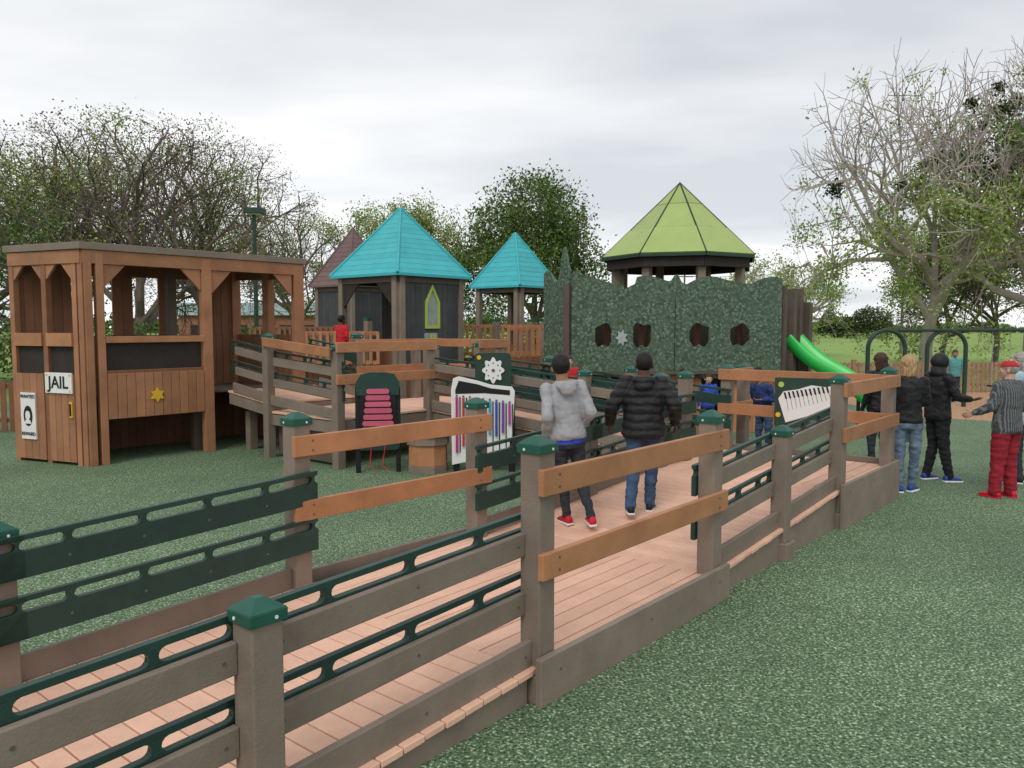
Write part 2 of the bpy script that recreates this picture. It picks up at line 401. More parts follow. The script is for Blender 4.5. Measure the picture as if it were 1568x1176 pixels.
wp(K0+E*1.85+N*1.0,1,3.2,E,N,.07,.07,TAND)
mb.add([K0+N*.1+Z*.98,K3+N*.1+Z*.98,K2+Z*.98,K1+Z*.98,K0+N*.1+Z*1.02,K3+N*.1+Z*1.02,K2+Z*1.02,K1+Z*1.02],[(3,2,1,0),(4,5,6,7),(0,1,5,4),(1,2,6,5),(2,3,7,6),(3,0,4,7)],TAND)
ov=.05
rp=[K0-N*ov-E*ov,K3-N*ov+E*ov,K2+N*ov+E*ov,K1+F*ov-E*.05]
mb.add([p+Z*3.235 for p in rp]+[p+Z*3.34 for p in rp],[(3,2,1,0),(4,5,6,7),(0,1,5,4),(1,2,6,5),(2,3,7,6),(3,0,4,7)],TAN)
mb.build("timber_body",jail,.006)
m2=MB()
st=[(math.cos(math.pi/2+k*math.pi/6)*(.12 if k%2==0 else .07),math.sin(math.pi/2+k*math.pi/6)*(.12 if k%2==0 else .07)) for k in range(12)]
m2.prism(st,K0+E*1.05+Z*1.02-N*.045,E,Z,-N*.015,YEL)
JX=.53
m2.box(K0+F*JX+Z*1.25+fn*.045,F*.29,fn*.012,Z*.155,WHITE)
text("JAIL",.26,K0+F*JX+Z*1.25+fn*.06,-F,Z,fn,BLACK,"jail_lettering",jail,.003)
for i in(-1,1):
    for j in(-1,1): m2.prism([(math.cos(a)*.018,math.sin(a)*.018) for a in [k*math.pi/3 for k in range(6)]],K0+F*(JX+.25*i)+Z*(1.25+.12*j)+fn*.058,F,Z,fn*.006,YEL)
WX=1.24
m2.box(K0+F*WX+Z*.72+fn*.04,F*.165,fn*.012,Z*.36,WHITE)
m2.prism([(math.cos(a)*.10,math.sin(a)*.16) for a in [k*math.pi/12 for k in range(24)]],K0+F*WX+Z*.72+fn*.053,F,Z,fn*.004,BLACK)
m2.prism([(math.cos(a)*.055,math.sin(a)*.075) for a in [k*math.pi/12 for k in range(24)]],K0+F*WX+Z*.73+fn*.058,F,Z,fn*.004,WHITE)
m2.prism([(-.075,.60),(.075,.60),(.05,.66),(-.05,.66)],K0+F*WX+fn*.058,F,Z,fn*.004,WHITE)
m2.prism([(-.075,.80),(.075,.80),(.045,.81),(.035,.85),(-.035,.85),(-.045,.81)],K0+F*WX+fn*.062,F,Z,fn*.004,BLACK)
text("WANTED",.075,K0+F*WX+Z*1.02+fn*.056,-F,Z,fn,BLACK,"wanted_lettering",jail,.002)
text("REWARD",.075,K0+F*WX+Z*.44+fn*.056,-F,Z,fn,BLACK,"reward_lettering",jail,.002)
m2.box(K0+F*.29+Z*.85+fn*.04,F*.03,fn*.01,Z*.12,YEL)
m2.box(K0+F*.29+Z*.85+fn*.055,F*.012,fn*.01,Z*.09,BLACK)
m2.build("signs_and_star",jail,.002)

# ------------------------------------------------ towers
def pyroof(mb,c,dirs,R,z0,z1,mat,courses,trim,flare=1.0):
    n=len(dirs)
    for i in range(courses):
        f0=i/courses;f1=(i+1)/courses
        r0=R*(1-f0)+.03; r1=R*(1-f1)+.002
        za=z0+(z1-z0)*f0;zb2=z0+(z1-z0)*f1
        a=[c+d*r0+Z*(za-.016) for d in dirs]; a2=[c+d*(r0-.035)+Z*(za-.026) for d in dirs]; b=[c+d*max(r1,.01)+Z*(zb2+.004) for d in dirs]
        for k in range(n):
            j=(k+1)%n
            mb.add([a[k],a[j],b[j],b[k],a2[k],a2[j]],[(0,1,2,3),(4,5,1,0)],mat)
    for d in dirs: mb.tube([c+d*(R+.03)+Z*(z0-.01),c+Z*(z1+.01)],[.035,.03],trim,6)
PGREY=M("pale_grey_panel",(.30,.33,.30),.5)  # even pale grey-green for the pane and the small board
def tower(name,cx,cy,half,deckz,eave,apex,roofm,courses,walls,window=None,over=.15,ribm=None):
    root=empty(name); mb=MB(); c=Vector((cx,cy,0))
    cor=[c-E*half-N*half,c+E*half-N*half,c+E*half+N*half,c-E*half+N*half]
    for q in cor:
        for k,a in enumerate((E,N)):
            mb.box(q+Z*eave/2+a*.075*(1 if a.dot(c-q)>0 else -1),a*.07,(N if k==0 else E)*.07,Z*eave/2,TAN)
    for i in range(4):
        a,b=cor[i],cor[(i+1)%4]; u=(b-a).normalized()
        mb.beam(a+Z*(eave-.1),b+Z*(eave-.1),.1,.2,TAND)
        L=(b-a).length; o=Vector((u.y,-u.x,0)); 
        if o.dot(a-c)<0:o=-o
        if walls[i]=='w':
            planks(mb,a,u,.16,L-.16,deckz-.3,eave-.2,.04,CHAR,.16)
            if window==i:
                w,h0,h1,h2=.23,deckz+.55,deckz+1.15,deckz+1.55
                m=L/2
                outer=[(m-w,h0),(m+w,h0),(m+w,h1),(m,h2),(m-w,h1)]
                inner=[(m-w+.07,h0+.07),(m+w-.07,h0+.07),(m+w-.07,h1-.03),(m,h2-.12),(m-w+.07,h1-.03)]
                for k in range(5):
                    j=(k+1)%5; mb.prism([outer[k],outer[j],inner[j],inner[k]],a+o*.022,u,Z,o*.03,LIMET)
                mb.prism(inner,a+o*.022,u,Z,o*.006,PGREY)
                mb.box(a+u*(m-.05)+Z*(deckz+.32)+o*.03,u*.2,o*.01,Z*.13,PGREY)
                for q in range(3): mb.box(a+u*(m-.15+.1*q)+Z*(deckz+.32)+o*.045,u*.03,o*.006,Z*.09,(TEAL,YEL,LIMET)[q])
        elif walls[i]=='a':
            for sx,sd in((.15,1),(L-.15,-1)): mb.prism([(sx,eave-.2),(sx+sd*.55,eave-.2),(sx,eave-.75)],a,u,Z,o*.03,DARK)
            planks(mb,a-o*half*1.1,u,.2,L-.2,deckz,eave-.2,.04,DARK,.2)  # dark backing planks put the tower's interior shade into the colour
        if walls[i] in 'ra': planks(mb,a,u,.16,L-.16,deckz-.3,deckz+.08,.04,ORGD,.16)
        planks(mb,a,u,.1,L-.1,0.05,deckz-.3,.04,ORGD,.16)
    mb.add([q+Z*(deckz-.04) for q in cor]+[q+Z*deckz for q in cor],[(3,2,1,0),(4,5,6,7)],TAND)
    mb.build("frame_and_walls",root,.006)
    r=MB(); R=(half+over)*math.sqrt(2)
    dirs=[(q-c).normalized() for q in cor]
    pyroof(r,c,dirs,R,eave,apex,roofm,courses,ribm or roofm)
    for i in range(4):
        a=c+dirs[i]*R;b=c+dirs[(i+1)%4]*R; r.beam(a+Z*(eave-.035),b+Z*(eave-.035),.05,.06,roofm)
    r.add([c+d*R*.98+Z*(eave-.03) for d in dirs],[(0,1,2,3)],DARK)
    r.build("roof",root,recalc=False); return root
tower("castle_tower",-2.6,19,1.0,1.5,3.27,4.85,TEAL,13,['w','r','r','a'],0)
tower("castle_tower",.1,24,.8,1.5,3.27,4.85,TEAL,11,['r','r','r','r'],None)
tower("castle_tower",-4.9,25,.8,1.5,3.35,5.1,MAUVE,12,['w','r','r','w'],None)

br=empty("picket_bridge_railing"); mb=MB()
def picket(a,b,z0,z1,mat=ORG,sp=.16):
    a=Vector(a);b=Vector(b);u=(b-a).normalized();L=(b-a).length
    mb.beam(a+Z*(z1-.05),b+Z*(z1-.05),.06,.09,mat); mb.beam(a+Z*(z0+.06),b+Z*(z0+.06),.06,.09,mat)
    n=int(L/sp)
    for i in range(n+1): mb.box(a+u*(L*i/n)+Z*(z0+z1)/2+Vector((u.y,-u.x,0))*.045,u*.035,Vector((u.y,-u.x,0))*.012,Z*(z1-z0)/2-Z*.03,mat)
picket((-1.3,20.3,0),(1.1,21.2,0),1.35,2.15);picket((-.1,19.0,0),(2.4,20.2,0),1.35,2.1)
picket((-4.7,17.9,0),(-2.9,17.5,0),1.25,2.0);picket((-6.5,20.5,0),(-4.0,19.2,0),1.3,2.1,ORGD)
for x,y in((-.4,20.6),(.5,21.1),(.8,20),(-4.8,18.0),(-3.2,17.9),(1.5,19.6)): mb.box(V3(x,y,1.12),E*.07,N*.07,Z*1.12,TAN); mb.box(V3(x,y,2.26),E*.08,N*.08,Z*.03,GCAP)
planks(mb,V3(-1.4,20.6,0),V3(1,0.1,0).normalized(),0,4,0,1.3,.04,ORGD)
planks(mb,V3(-5.6,18.4,0),V3(1,-.2,0).normalized(),0,2.5,0,1.25,.04,ORGD)
mb.build("pickets",br,.004)

# ------------------------------------------------ gazebo
gz=empty("octagonal_gazebo"); mb=MB(); c=V3(4.16,20.2,0)
dirs=[V3(math.cos(math.radians(22.5+45*k-16)),math.sin(math.radians(22.5+45*k-16)),0) for k in range(8)]
R=1.93; EZ=3.78; AZ=5.62
for k in range(8):
    a=dirs[k];b=dirs[(k+1)%8]
    for f0,f1 in((0,.36),(.36,.70),(.70,.995)):
        q=[c+a*R*(1-f0)+Z*(EZ+(AZ-EZ)*f0),c+b*R*(1-f0)+Z*(EZ+(AZ-EZ)*f0),c+b*R*(1-f1+.006)+Z*(EZ+(AZ-EZ)*(f1-.006)),c+a*R*(1-f1+.006)+Z*(EZ+(AZ-EZ)*(f1-.006))]
        nn=(q[1]-q[0]).cross(q[3]-q[0]).normalized()*.02
        mb.add([p+nn*(1.5 if f0==0 else 1) for p in q]+[p-nn*.2 for p in q],[(0,1,2,3),(0,4,5,1),(2,6,7,3)],LIME)
    mb.tube([c+a*(R+.02)+Z*(EZ+.0),c+Z*(AZ+.02)],[.026,.022],GTRIM,6)
    mb.beam(c+a*(R+.0)+Z*(EZ-.04),c+b*(R+.0)+Z*(EZ-.04),.05,.07,GTRIM)
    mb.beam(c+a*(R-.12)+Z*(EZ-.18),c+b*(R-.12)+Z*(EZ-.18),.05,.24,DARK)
    mb.box(c+a*1.6+Z*1.85,dirs[k]*.09,Vector((-a.y,a.x,0))*.09,Z*1.85,TAN)
    mb.beam(c+a*1.6+Z*2.0,c+b*1.6+Z*2.0,.05,.12,ORG); mb.beam(c+a*1.6+Z*1.2,c+b*1.6+Z*1.2,.05,.2,TAND)
    mb.beam(c+a*1.6+Z*1.6,c+b*1.6+Z*1.6,.03,.6,ORGD)
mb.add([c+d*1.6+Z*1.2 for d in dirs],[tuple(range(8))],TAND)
mb.tube([c+Z*(AZ-.02),c+Z*(AZ+.05)],[.05,.01],GTRIM,8)
mb.build("roof_and_posts",gz,.004)

# ------------------------------------------------ castle stone wall
cw=empty("castle_stone_wall"); mb=MB()
def wavy(O,u,x0,x1,top,bot,holes,th,mat,step=.035):
    nr=Vector((-u.y,u.x,0))*th/2
    n=int((x1-x0)/step); dx=(x1-x0)/n
    for i in range(n):
        xa=x0+i*dx;xb=xa+dx; xm=(xa+xb)/2; cuts=[]
        for hx,hz,rx,rz in holes:
            if abs(xm-hx)<rx:
                def hh(xx,sg):
                    tt=min(1,abs((xx-hx)/rx)); return hz+sg*rz*(1-tt**5*.45)+(.025*math.sin(xx*33) if sg<0 else .03*math.sin(xx*21))
                cuts.append((hh(xa,-1),hh(xb,-1),hh(xa,1),hh(xb,1)))
        lo=(bot(xa),bot(xb)); pieces=[]
        for cut in sorted(cuts):
            pieces.append((lo,(cut[0],cut[1]))); lo=(cut[2],cut[3])
        pieces.append((lo,(top(xa),top(xb))))
        for (a0,a1),(b0,b1) in pieces:
            q=[O+u*xa+Z*a0,O+u*xb+Z*a1,O+u*xb+Z*b1,O+u*xa+Z*b0]
            mb.add([p-nr for p in q]+[p+nr for p in q],[(0,1,2,3),(7,6,5,4),(0,4,5,1),(3,2,6,7)],mat)
    for xx in(x0,x1):
        q=[O+u*xx+Z*bot(xx),O+u*xx+Z*top(xx)]
        mb.add([q[0]-nr,q[1]-nr,q[1]+nr,q[0]+nr],[(0,1,2,3)],mat)
WO=V3(1.15,15.6,0); WU=V3(4.25,.25,0).normalized()
ZT=2.92
top=lambda x: ZT+.13*abs(math.sin(x*2.45+.75))+.05*math.sin(x*5.1+1)-(.12 if 1.0<x<1.25 else 0)+(.18*math.exp(-((x-2.05)/.08)**2))+(.10*math.exp(-((x-.08)/.1)**2))
bot=lambda x: 1.14+.09*math.sin(x*3.3+1)+.04*math.sin(x*9)
holes=[(.62,1.93,.17,.21),(1.38,1.93,.19,.22),(2.52,1.93,.2,.21),(3.32,1.93,.18,.20)]
wavy(WO,WU,.0,2.02,top,bot,holes[:2],.05,STONE); wavy(WO,WU,2.035,4.15,top,bot,holes[2:],.05,STONE)
SU=V3(-.55,1.0,0).normalized()
wavy(WO,SU,.05,1.0,lambda x:3.1+.45*math.exp(-((x-.25)/.12)**2)+.12*math.sin(x*9),lambda x:1.3,[],.05,STONE)
for x in(-.06,4.2): mb.box(WO+WU*x+Z*1.45+V3(0,.08,0),E*.07,N*.07,Z*1.45,TAND)
wn=V3(WU.y,-WU.x,0)
for x0,x1 in((0,.35),(.95,1.5),(1.95,2.6),(3.1,4.2)): planks(mb,WO+V3(0,.12,0),WU,x0,x1,0,1.25,.04,ORG)
planks(mb,WO+V3(0,1.3,0),WU,-1,4.4,0,1.2,.04,DARK,.4)  # dark planks added as the shade in the openings below the wall
planks(mb,WO+V3(0,1.3,0),WU,.1,4.2,1.2,2.75,.04,DARK,.15)  # dark backing for the wall windows, interior shade put into colour
for x in(.75,1.45,1.62,2.6,3.2,3.45): mb.box(WO+WU*x+V3(0,.5,1.9),WU*.05,V3(0,.05,0),Z*.7,ORGD)
mb.beam(WO+V3(0,.35,1.2),WO+WU*4.2+V3(0,.35,1.2),.9,.06,TAND)
mb.prism([(math.cos(k*math.pi/7)*(.13 if k%2 else .07),math.sin(k*math.pi/7)*(.17 if k%2 else .10)) for k in range(14)],WO+WU*.98+Z*1.88+wn*.03,WU,Z,wn*.015,M("grey_emblem",(.35,.38,.38),.5))
for x,y,z in((5.68,16.4,2.85),(5.95,16.8,2.88),(6.2,16.95,2.6)): mb.box(V3(x,y,z/2),E*.09,N*.09,Z*z/2,TAND)
mb.box(V3(5.65,17.2,.9),V3(.5,0,0),V3(0,.5,0),Z*.9,TAND)
mb.build("wall_panels",cw)

# ------------------------------------------------ slide
sl=empty("playground_slide"); mb=MB()
path=[]
for i in range(33):
    f=i/32; x=5.72+1.55*f; z=1.78-1.55*f-.07*math.sin(f*math.pi*2.4)
    if f>.9: z=max(z,.27)
    path.append(V3(x,16.6-1.35*f,z))
prof=[(-.34,.20),(-.31,.23),(-.27,.18),(-.22,.05),(0,0),(.22,.05),(.27,.18),(.31,.23),(.34,.20),(.28,-.02),(0,-.06),(-.28,-.02)]
vs=[];fs=[];n=len(prof)
for i,p in enumerate(path):
    d=(path[min(i+1,32)]-path[max(i-1,0)]).normalized(); sd=d.cross(Z).normalized(); up=sd.cross(d)
    for a,b in prof: vs.append(p+sd*a+up*b)
for i in range(32):
    for k in range(n): fs.append((i*n+k,i*n+(k+1)%n,(i+1)*n+(k+1)%n,(i+1)*n+k))
mb.add(vs,fs,SLIDE); o=mb.build("chute",sl,0,True)
mb=MB(); mb.tube([path[22]-Z*.03,V3(path[22].x,path[22].y,0)],.035,GTRIM); mb.tube([path[31]-Z*.03,V3(path[31].x,path[31].y,0)],.035,GTRIM); mb.build("supports",sl)

# ------------------------------------------------ music panels
def panel_frame(cx,cy): 
    o=V3(cx,cy,0); n=V3(-cx,-cy,0).normalized(); u=V3(-n.y,n.x,0); return o,u,n
def rrect(w,h,r,k=5):
    pl=[]
    for cx,cy,a0 in((w-r,h-r,0),(-w+r,h-r,90),(-w+r,-h+r,180),(w-r,-h+r,270)):
        for i in range(k+1):
            a=math.radians(a0+90*i/k); pl.append((cx+math.cos(a)*r,cy+math.sin(a)*r))
    return pl
def disc(r,k=20,sx=1): return [(math.cos(2*math.pi*i/k)*r*sx,math.sin(2*math.pi*i/k)*r) for i in range(k)]
x1=empty("chime_bar_panel"); mb=MB(); O,U,Nn=panel_frame(-.40,11.45)
mb.prism([(-.46,.12),(.40,.30),(.44,1.18),(.40,1.24),(.1,1.27),(-.1,1.33),(-.36,1.39),(-.44,1.36),(-.47,1.2)],O,U,Z,Nn*.03,WHITE)
mb.prism([(-.41,1.2),(-.36,1.33),(-.1,1.28),(.1,1.22),(.37,1.19),(.37,1.12),(.0,1.15),(-.41,1.14)],O+Nn*.031,U,Z,Nn*.004,BLACK)
cols=[(.5,.02,.2),(.55,.03,.03),(.6,.2,.02),(.6,.45,.03),(.04,.35,.08),(.03,.3,.45),(.03,.07,.4),(.18,.05,.35),(.45,.05,.3)]
for i,cc in enumerate(cols):
    x=-.39+i*.094; zb_=.30+.045*i+.05*math.sin(i*1.7); m=M("chime_%d"%i,cc,.35,.05); zt_=1.10-.012*i
    mb.box(O+U*x+Z*((zb_+zt_)/2)+Nn*.055,U*.016,Nn*.016,Z*(zt_-zb_)/2,m)
    mb.box(O+U*(x+.047)+Z*((.3+zt_)/2)+Nn*.034,U*.008,Nn*.003,Z*(zt_-.3-.03*(i/9))/2,BLACK)
    mb.box(O+U*x+Z*(zt_+.02)+Nn*.05,U*.012,Nn*.012,Z*.012,STEEL)
for s_ in(-1,1): mb.box(O+U*.40*s_+Z*.55-Nn*.06,U*.045,Nn*.045,Z*.55,BLACK)
mb.build("panel",x1,.003)
x2=empty("pink_marimba_panel"); mb=MB(); O,U,Nn=panel_frame(-1.92,11.45)
PINK=M("pink_plastic",(.50,.10,.16),.4,.08,5,.03,30,.15)
for s_ in(-1,1): mb.box(O+U*.285*s_+Z*.62-Nn*.02,U*.035,Nn*.035,Z*.62,BLACK)
mb.prism([(x*1.0,y) for x,y in [(-.30,1.12),(.30,1.12),(.31,1.3),(.24,1.42),(.12,1.45),(-.12,1.45),(-.24,1.42),(-.31,1.3)]],O+Nn*.02,U,Z,Nn*.04,GRAIL)
for i in range(7):
    w=.16+.012*i
    mb.prism([(x,y+1.18-.092*i) for x,y in rrect(w,.036,.03)],O+Nn*.065,U,Z,Nn*.03,PINK)
mb.prism([(x,y+.85) for x,y in rrect(.25,.4,.03)],O+Nn*.03,U,Z,Nn*.02,BLACK)
mb.prism([(x,y+.42) for x,y in rrect(.31,.085,.08)],O+Nn*.02,U,Z,Nn*.05,GRAIL)
RED=M("red_cord",(.5,.02,.03),.5)
mb.tube([O+U*.1+Z*.4+Nn*.08,O+U*.05+Z*.12+Nn*.12,O+U*.15+Z*.05+Nn*.15],.007,RED,6);mb.tube([O-U*.1+Z*.4+Nn*.08,O-U*.12+Z*.12+Nn*.12,O-U*.02+Z*.05+Nn*.15],.007,RED,6)
mb.build("panel",x2,.004)
x3=empty("flower_gear_panel"); mb=MB(); O,U,Nn=panel_frame(-.28,11.95)
mb.prism([(x,y+1.46) for x,y in rrect(.27,.25,.07)],O,U,Z,Nn*.04,GTRIM)
mb.prism([(math.cos(2*math.pi*i/64)*(.145+.022*math.cos(i*2*math.pi/8)),1.45+math.sin(2*math.pi*i/64)*(.17+.028*math.cos(i*2*math.pi/8))) for i in range(64)],O+Nn*.045,U,Z,Nn*.02,WHITE)
for k in range(8):
    a=k*math.pi/4; mb.prism([(x+math.cos(a)*.10,y+1.45+math.sin(a)*.11) for x,y in disc(.012,10)],O+Nn*.066,U,Z,Nn*.004,STEEL)
mb.prism([(x,y+1.45) for x,y in disc(.025,12)],O+Nn*.066,U,Z,Nn*.01,STEEL)
mb.prism([(x-.21,y+1.64) for x,y in disc(.033,12)],O+Nn*.042,U,Z,Nn*.006,YEL)
for s_ in(-1,1): mb.box(O+U*.24*s_+Z*.6-Nn*.05,U*.05,Nn*.04,Z*.6,TAN)
mb.build("panel",x3,.003)
x4=empty("piano_keyboard_sign"); mb=MB(); O=P(10.22,3.70,0); Nn=-(E*.9+N*.2).normalized(); U=V3(-Nn.y,Nn.x,0); S=.80
def sc(pl): return [(x*S,.82+(y-.66)*S) for x,y in pl]
mb.prism(sc([(-.46,.66),(.44,.84),(.47,1.44),(-.46,1.44)]),O,U,Z,Nn*.035,GTRIM)
mb.prism(sc([(-.28,.72),(.40,.96),(.43,1.33),(.30,1.31),(.10,1.33),(-.10,1.26),(-.32,1.22),(-.40,1.10)]),O+Nn*.036,U,Z,Nn*.012,WHITE)
for i in range(11):
    x=-.29+i*.063; zt_=1.205+.012*i; mb.prism(sc([(x,zt_-.10),(x+.028,zt_-.10),(x+.0,zt_),(x-.028,zt_)]),O+Nn*.049,U,Z,Nn*.006,BLACK)
    mb.prism(sc([(x+.05,zt_-.29+.008*i),(x+.055,zt_-.29+.008*i),(x+.02,zt_-.10),(x+.015,zt_-.10)]),O+Nn*.049,U,Z,Nn*.003,BLACK)
mb.prism(sc([(x-.36,y+1.33) for x,y in disc(.045,14)]),O+Nn*.037,U,Z,Nn*.005,LIMET)
mb.prism(sc([(x-.40,y+.84) for x,y in disc(.04,14)]),O+Nn*.037,U,Z,Nn*.005,YEL)
for s_ in(-1,1): mb.box(O+U*.3*s_+Z*.65-Nn*.045,U*.04,Nn*.035,Z*.55,TAN)
mb.build("panel",x4,.002)
x5=empty("drum_table"); mb=MB(); O=V3(-1.22,11.6,0)
for z0,z1,r,mt in((0,.10,.30,TAN),(.10,.40,.29,ORG),(.40,.52,.32,TAN),(.52,.57,.35,TAN)):
    mb.prism([(math.cos(math.radians(22.5+45*k))*r,math.sin(math.radians(22.5+45*k))*r) for k in range(8)],O+Z*z0,V3(1,0,0),V3(0,1,0),Z*(z1-z0-.002),mt)
mb.build("octagon_body",x5,.006)

# ------------------------------------------------ fences, swing, lamp, building
def fence(name,pts,h=1.05,mat=ORGD):
    r=empty(name); m=MB()
    for a,b in zip(pts[:-1],pts[1:]):
        a=Vector((*a,0));b=Vector((*b,0));L=(b-a).length;u=(b-a)/L;o=Vector((u.y,-u.x,0))
        for z in(.25,h-.12): m.beam(a+Z*z,b+Z*z,.04,.09,mat)
        n=int(L/.15)
        for i in range(n): m.box(a+u*(i+.5)*L/n+Z*h/2+o*.035,u*.05,o*.01,Z*(h/2-.03),mat)
        k=int(L/2.4)
        for i in range(k+1): m.box(a+u*L*i/k+Z*h*.53,u*.06,o*.06,Z*h*.53,mat)
    m.build("fence_boards",r)
fence("wooden_fence",[(-20,13.5),(-9.5,15.9),(-4,20.5),(-1,27)])
fence("wooden_fence",[(7.5,25),(14,25.5),(34,27)],1.0,M("fence_tan",(.30,.19,.12),.8,.2,4,.1,40,.15))
sw=empty("swing_set"); mb=MB()
def arch(cx,cy,w,h):
    pts=[]
    for i in range(17):
        a=math.pi*i/16; x=-math.cos(a)*w/2
        pts.append(V3(cx+x,cy,h-.45+math.sin(a)*.45))
    pts=[V3(cx-w/2,cy,0)]+pts+[V3(cx+w/2,cy,0)]
    mb.tube(pts,.055,GTRIM,10)
arch(9.6,20.6,.95,2.0);arch(11.3,20.9,1.0,2.0);mb.tube([V3(9.6,20.6,2.0),V3(11.3,20.9,2.0)],.04,GTRIM)
mb.tube([V3(11.3,20.9,2.0),V3(19,21.6,2.02)],.045,GTRIM)
arch(19,21.6,1.0,2.0)
CH=M("chain_metal",(.3,.3,.3),.4)
for x in(12.6,13.1,14.6,15.1): 
    mb.tube([V3(x,21+(x-11.5)*.09,2.0),V3(x+.03,21+(x-11.5)*.09,.55)],.01,CH,5)
for x in(12.85,14.85): mb.box(V3(x+.03,21.15+(x-12)*.07,.53),V3(.27,0,0),V3(0,.08,0),Z*.02,BLACK)
mb.build("frame",sw,0,False)
lp=empty("street_lamp"); mb=MB(); c=V3(-9.2,29,0)
mb.tube([c,c+Z*.5,c+Z*.52,c+Z*6.05],[.14,.13,.085,.065],GTRIM,12)
mb.tube([c+Z*6.0,c+Z*6.1],[.06,.06],GTRIM,10); mb.box(c+Z*6.2+V3(.05,0,0),V3(.3,0,0),V3(0,.28,0),Z*.10,GTRIM)
mb.box(c+Z*6.085+V3(.05,0,0),V3(.22,0,0),V3(0,.2,0),Z*.012,WHITE)
mb.build("pole_and_head",lp,.01)
bd=empty("low_brick_building"); mb=MB()
x0,x1_,y=-24,-11,58
mb.box(V3((x0+x1_)/2,y+6,1.45),V3(6.5,0,0),V3(0,6,0),Z*1.45,BRICK)
mb.box(V3((x0+x1_)/2,y+6,3.35),V3(6.8,0,0),V3(0,6.3,0),Z*.45,PALE)
for i in range(8):
    xx=x0+1+i*1.6; mb.box(V3(xx+.3,y-.01,1.6),V3(.45,0,0),V3(0,.03,0),Z*.6,DARK); mb.box(V3(xx+.3,y-.03,.97),V3(.5,0,0),V3(0,.06,0),Z*.04,WHITE)
mb.build("walls_and_roof",bd,.01)
up=empty("utility_pole_line"); mb=MB()
pp=[(16,75,7.2),(30,62,8.0),(52,48,9)]
for x,y,h in pp: mb.tube([V3(x,y,0),V3(x,y,h)],[.12,.08],BARK,8); mb.beam(V3(x-.8,y,h-.5),V3(x+.8,y,h-.5),.08,.1,BARK)
for k in(-.7,0,.7):
    for a,b in zip(pp[:-1],pp[1:]):
        mb.tube([V3(a[0]+k,a[1],a[2]-.45).lerp(V3(b[0]+k,b[1],b[2]-.45),i/8)-Z*(1.2*(1-(i/4-1)**2)*.5) for i in range(9)],.012,BLACK,4)
mb.build("poles_and_wires",up)

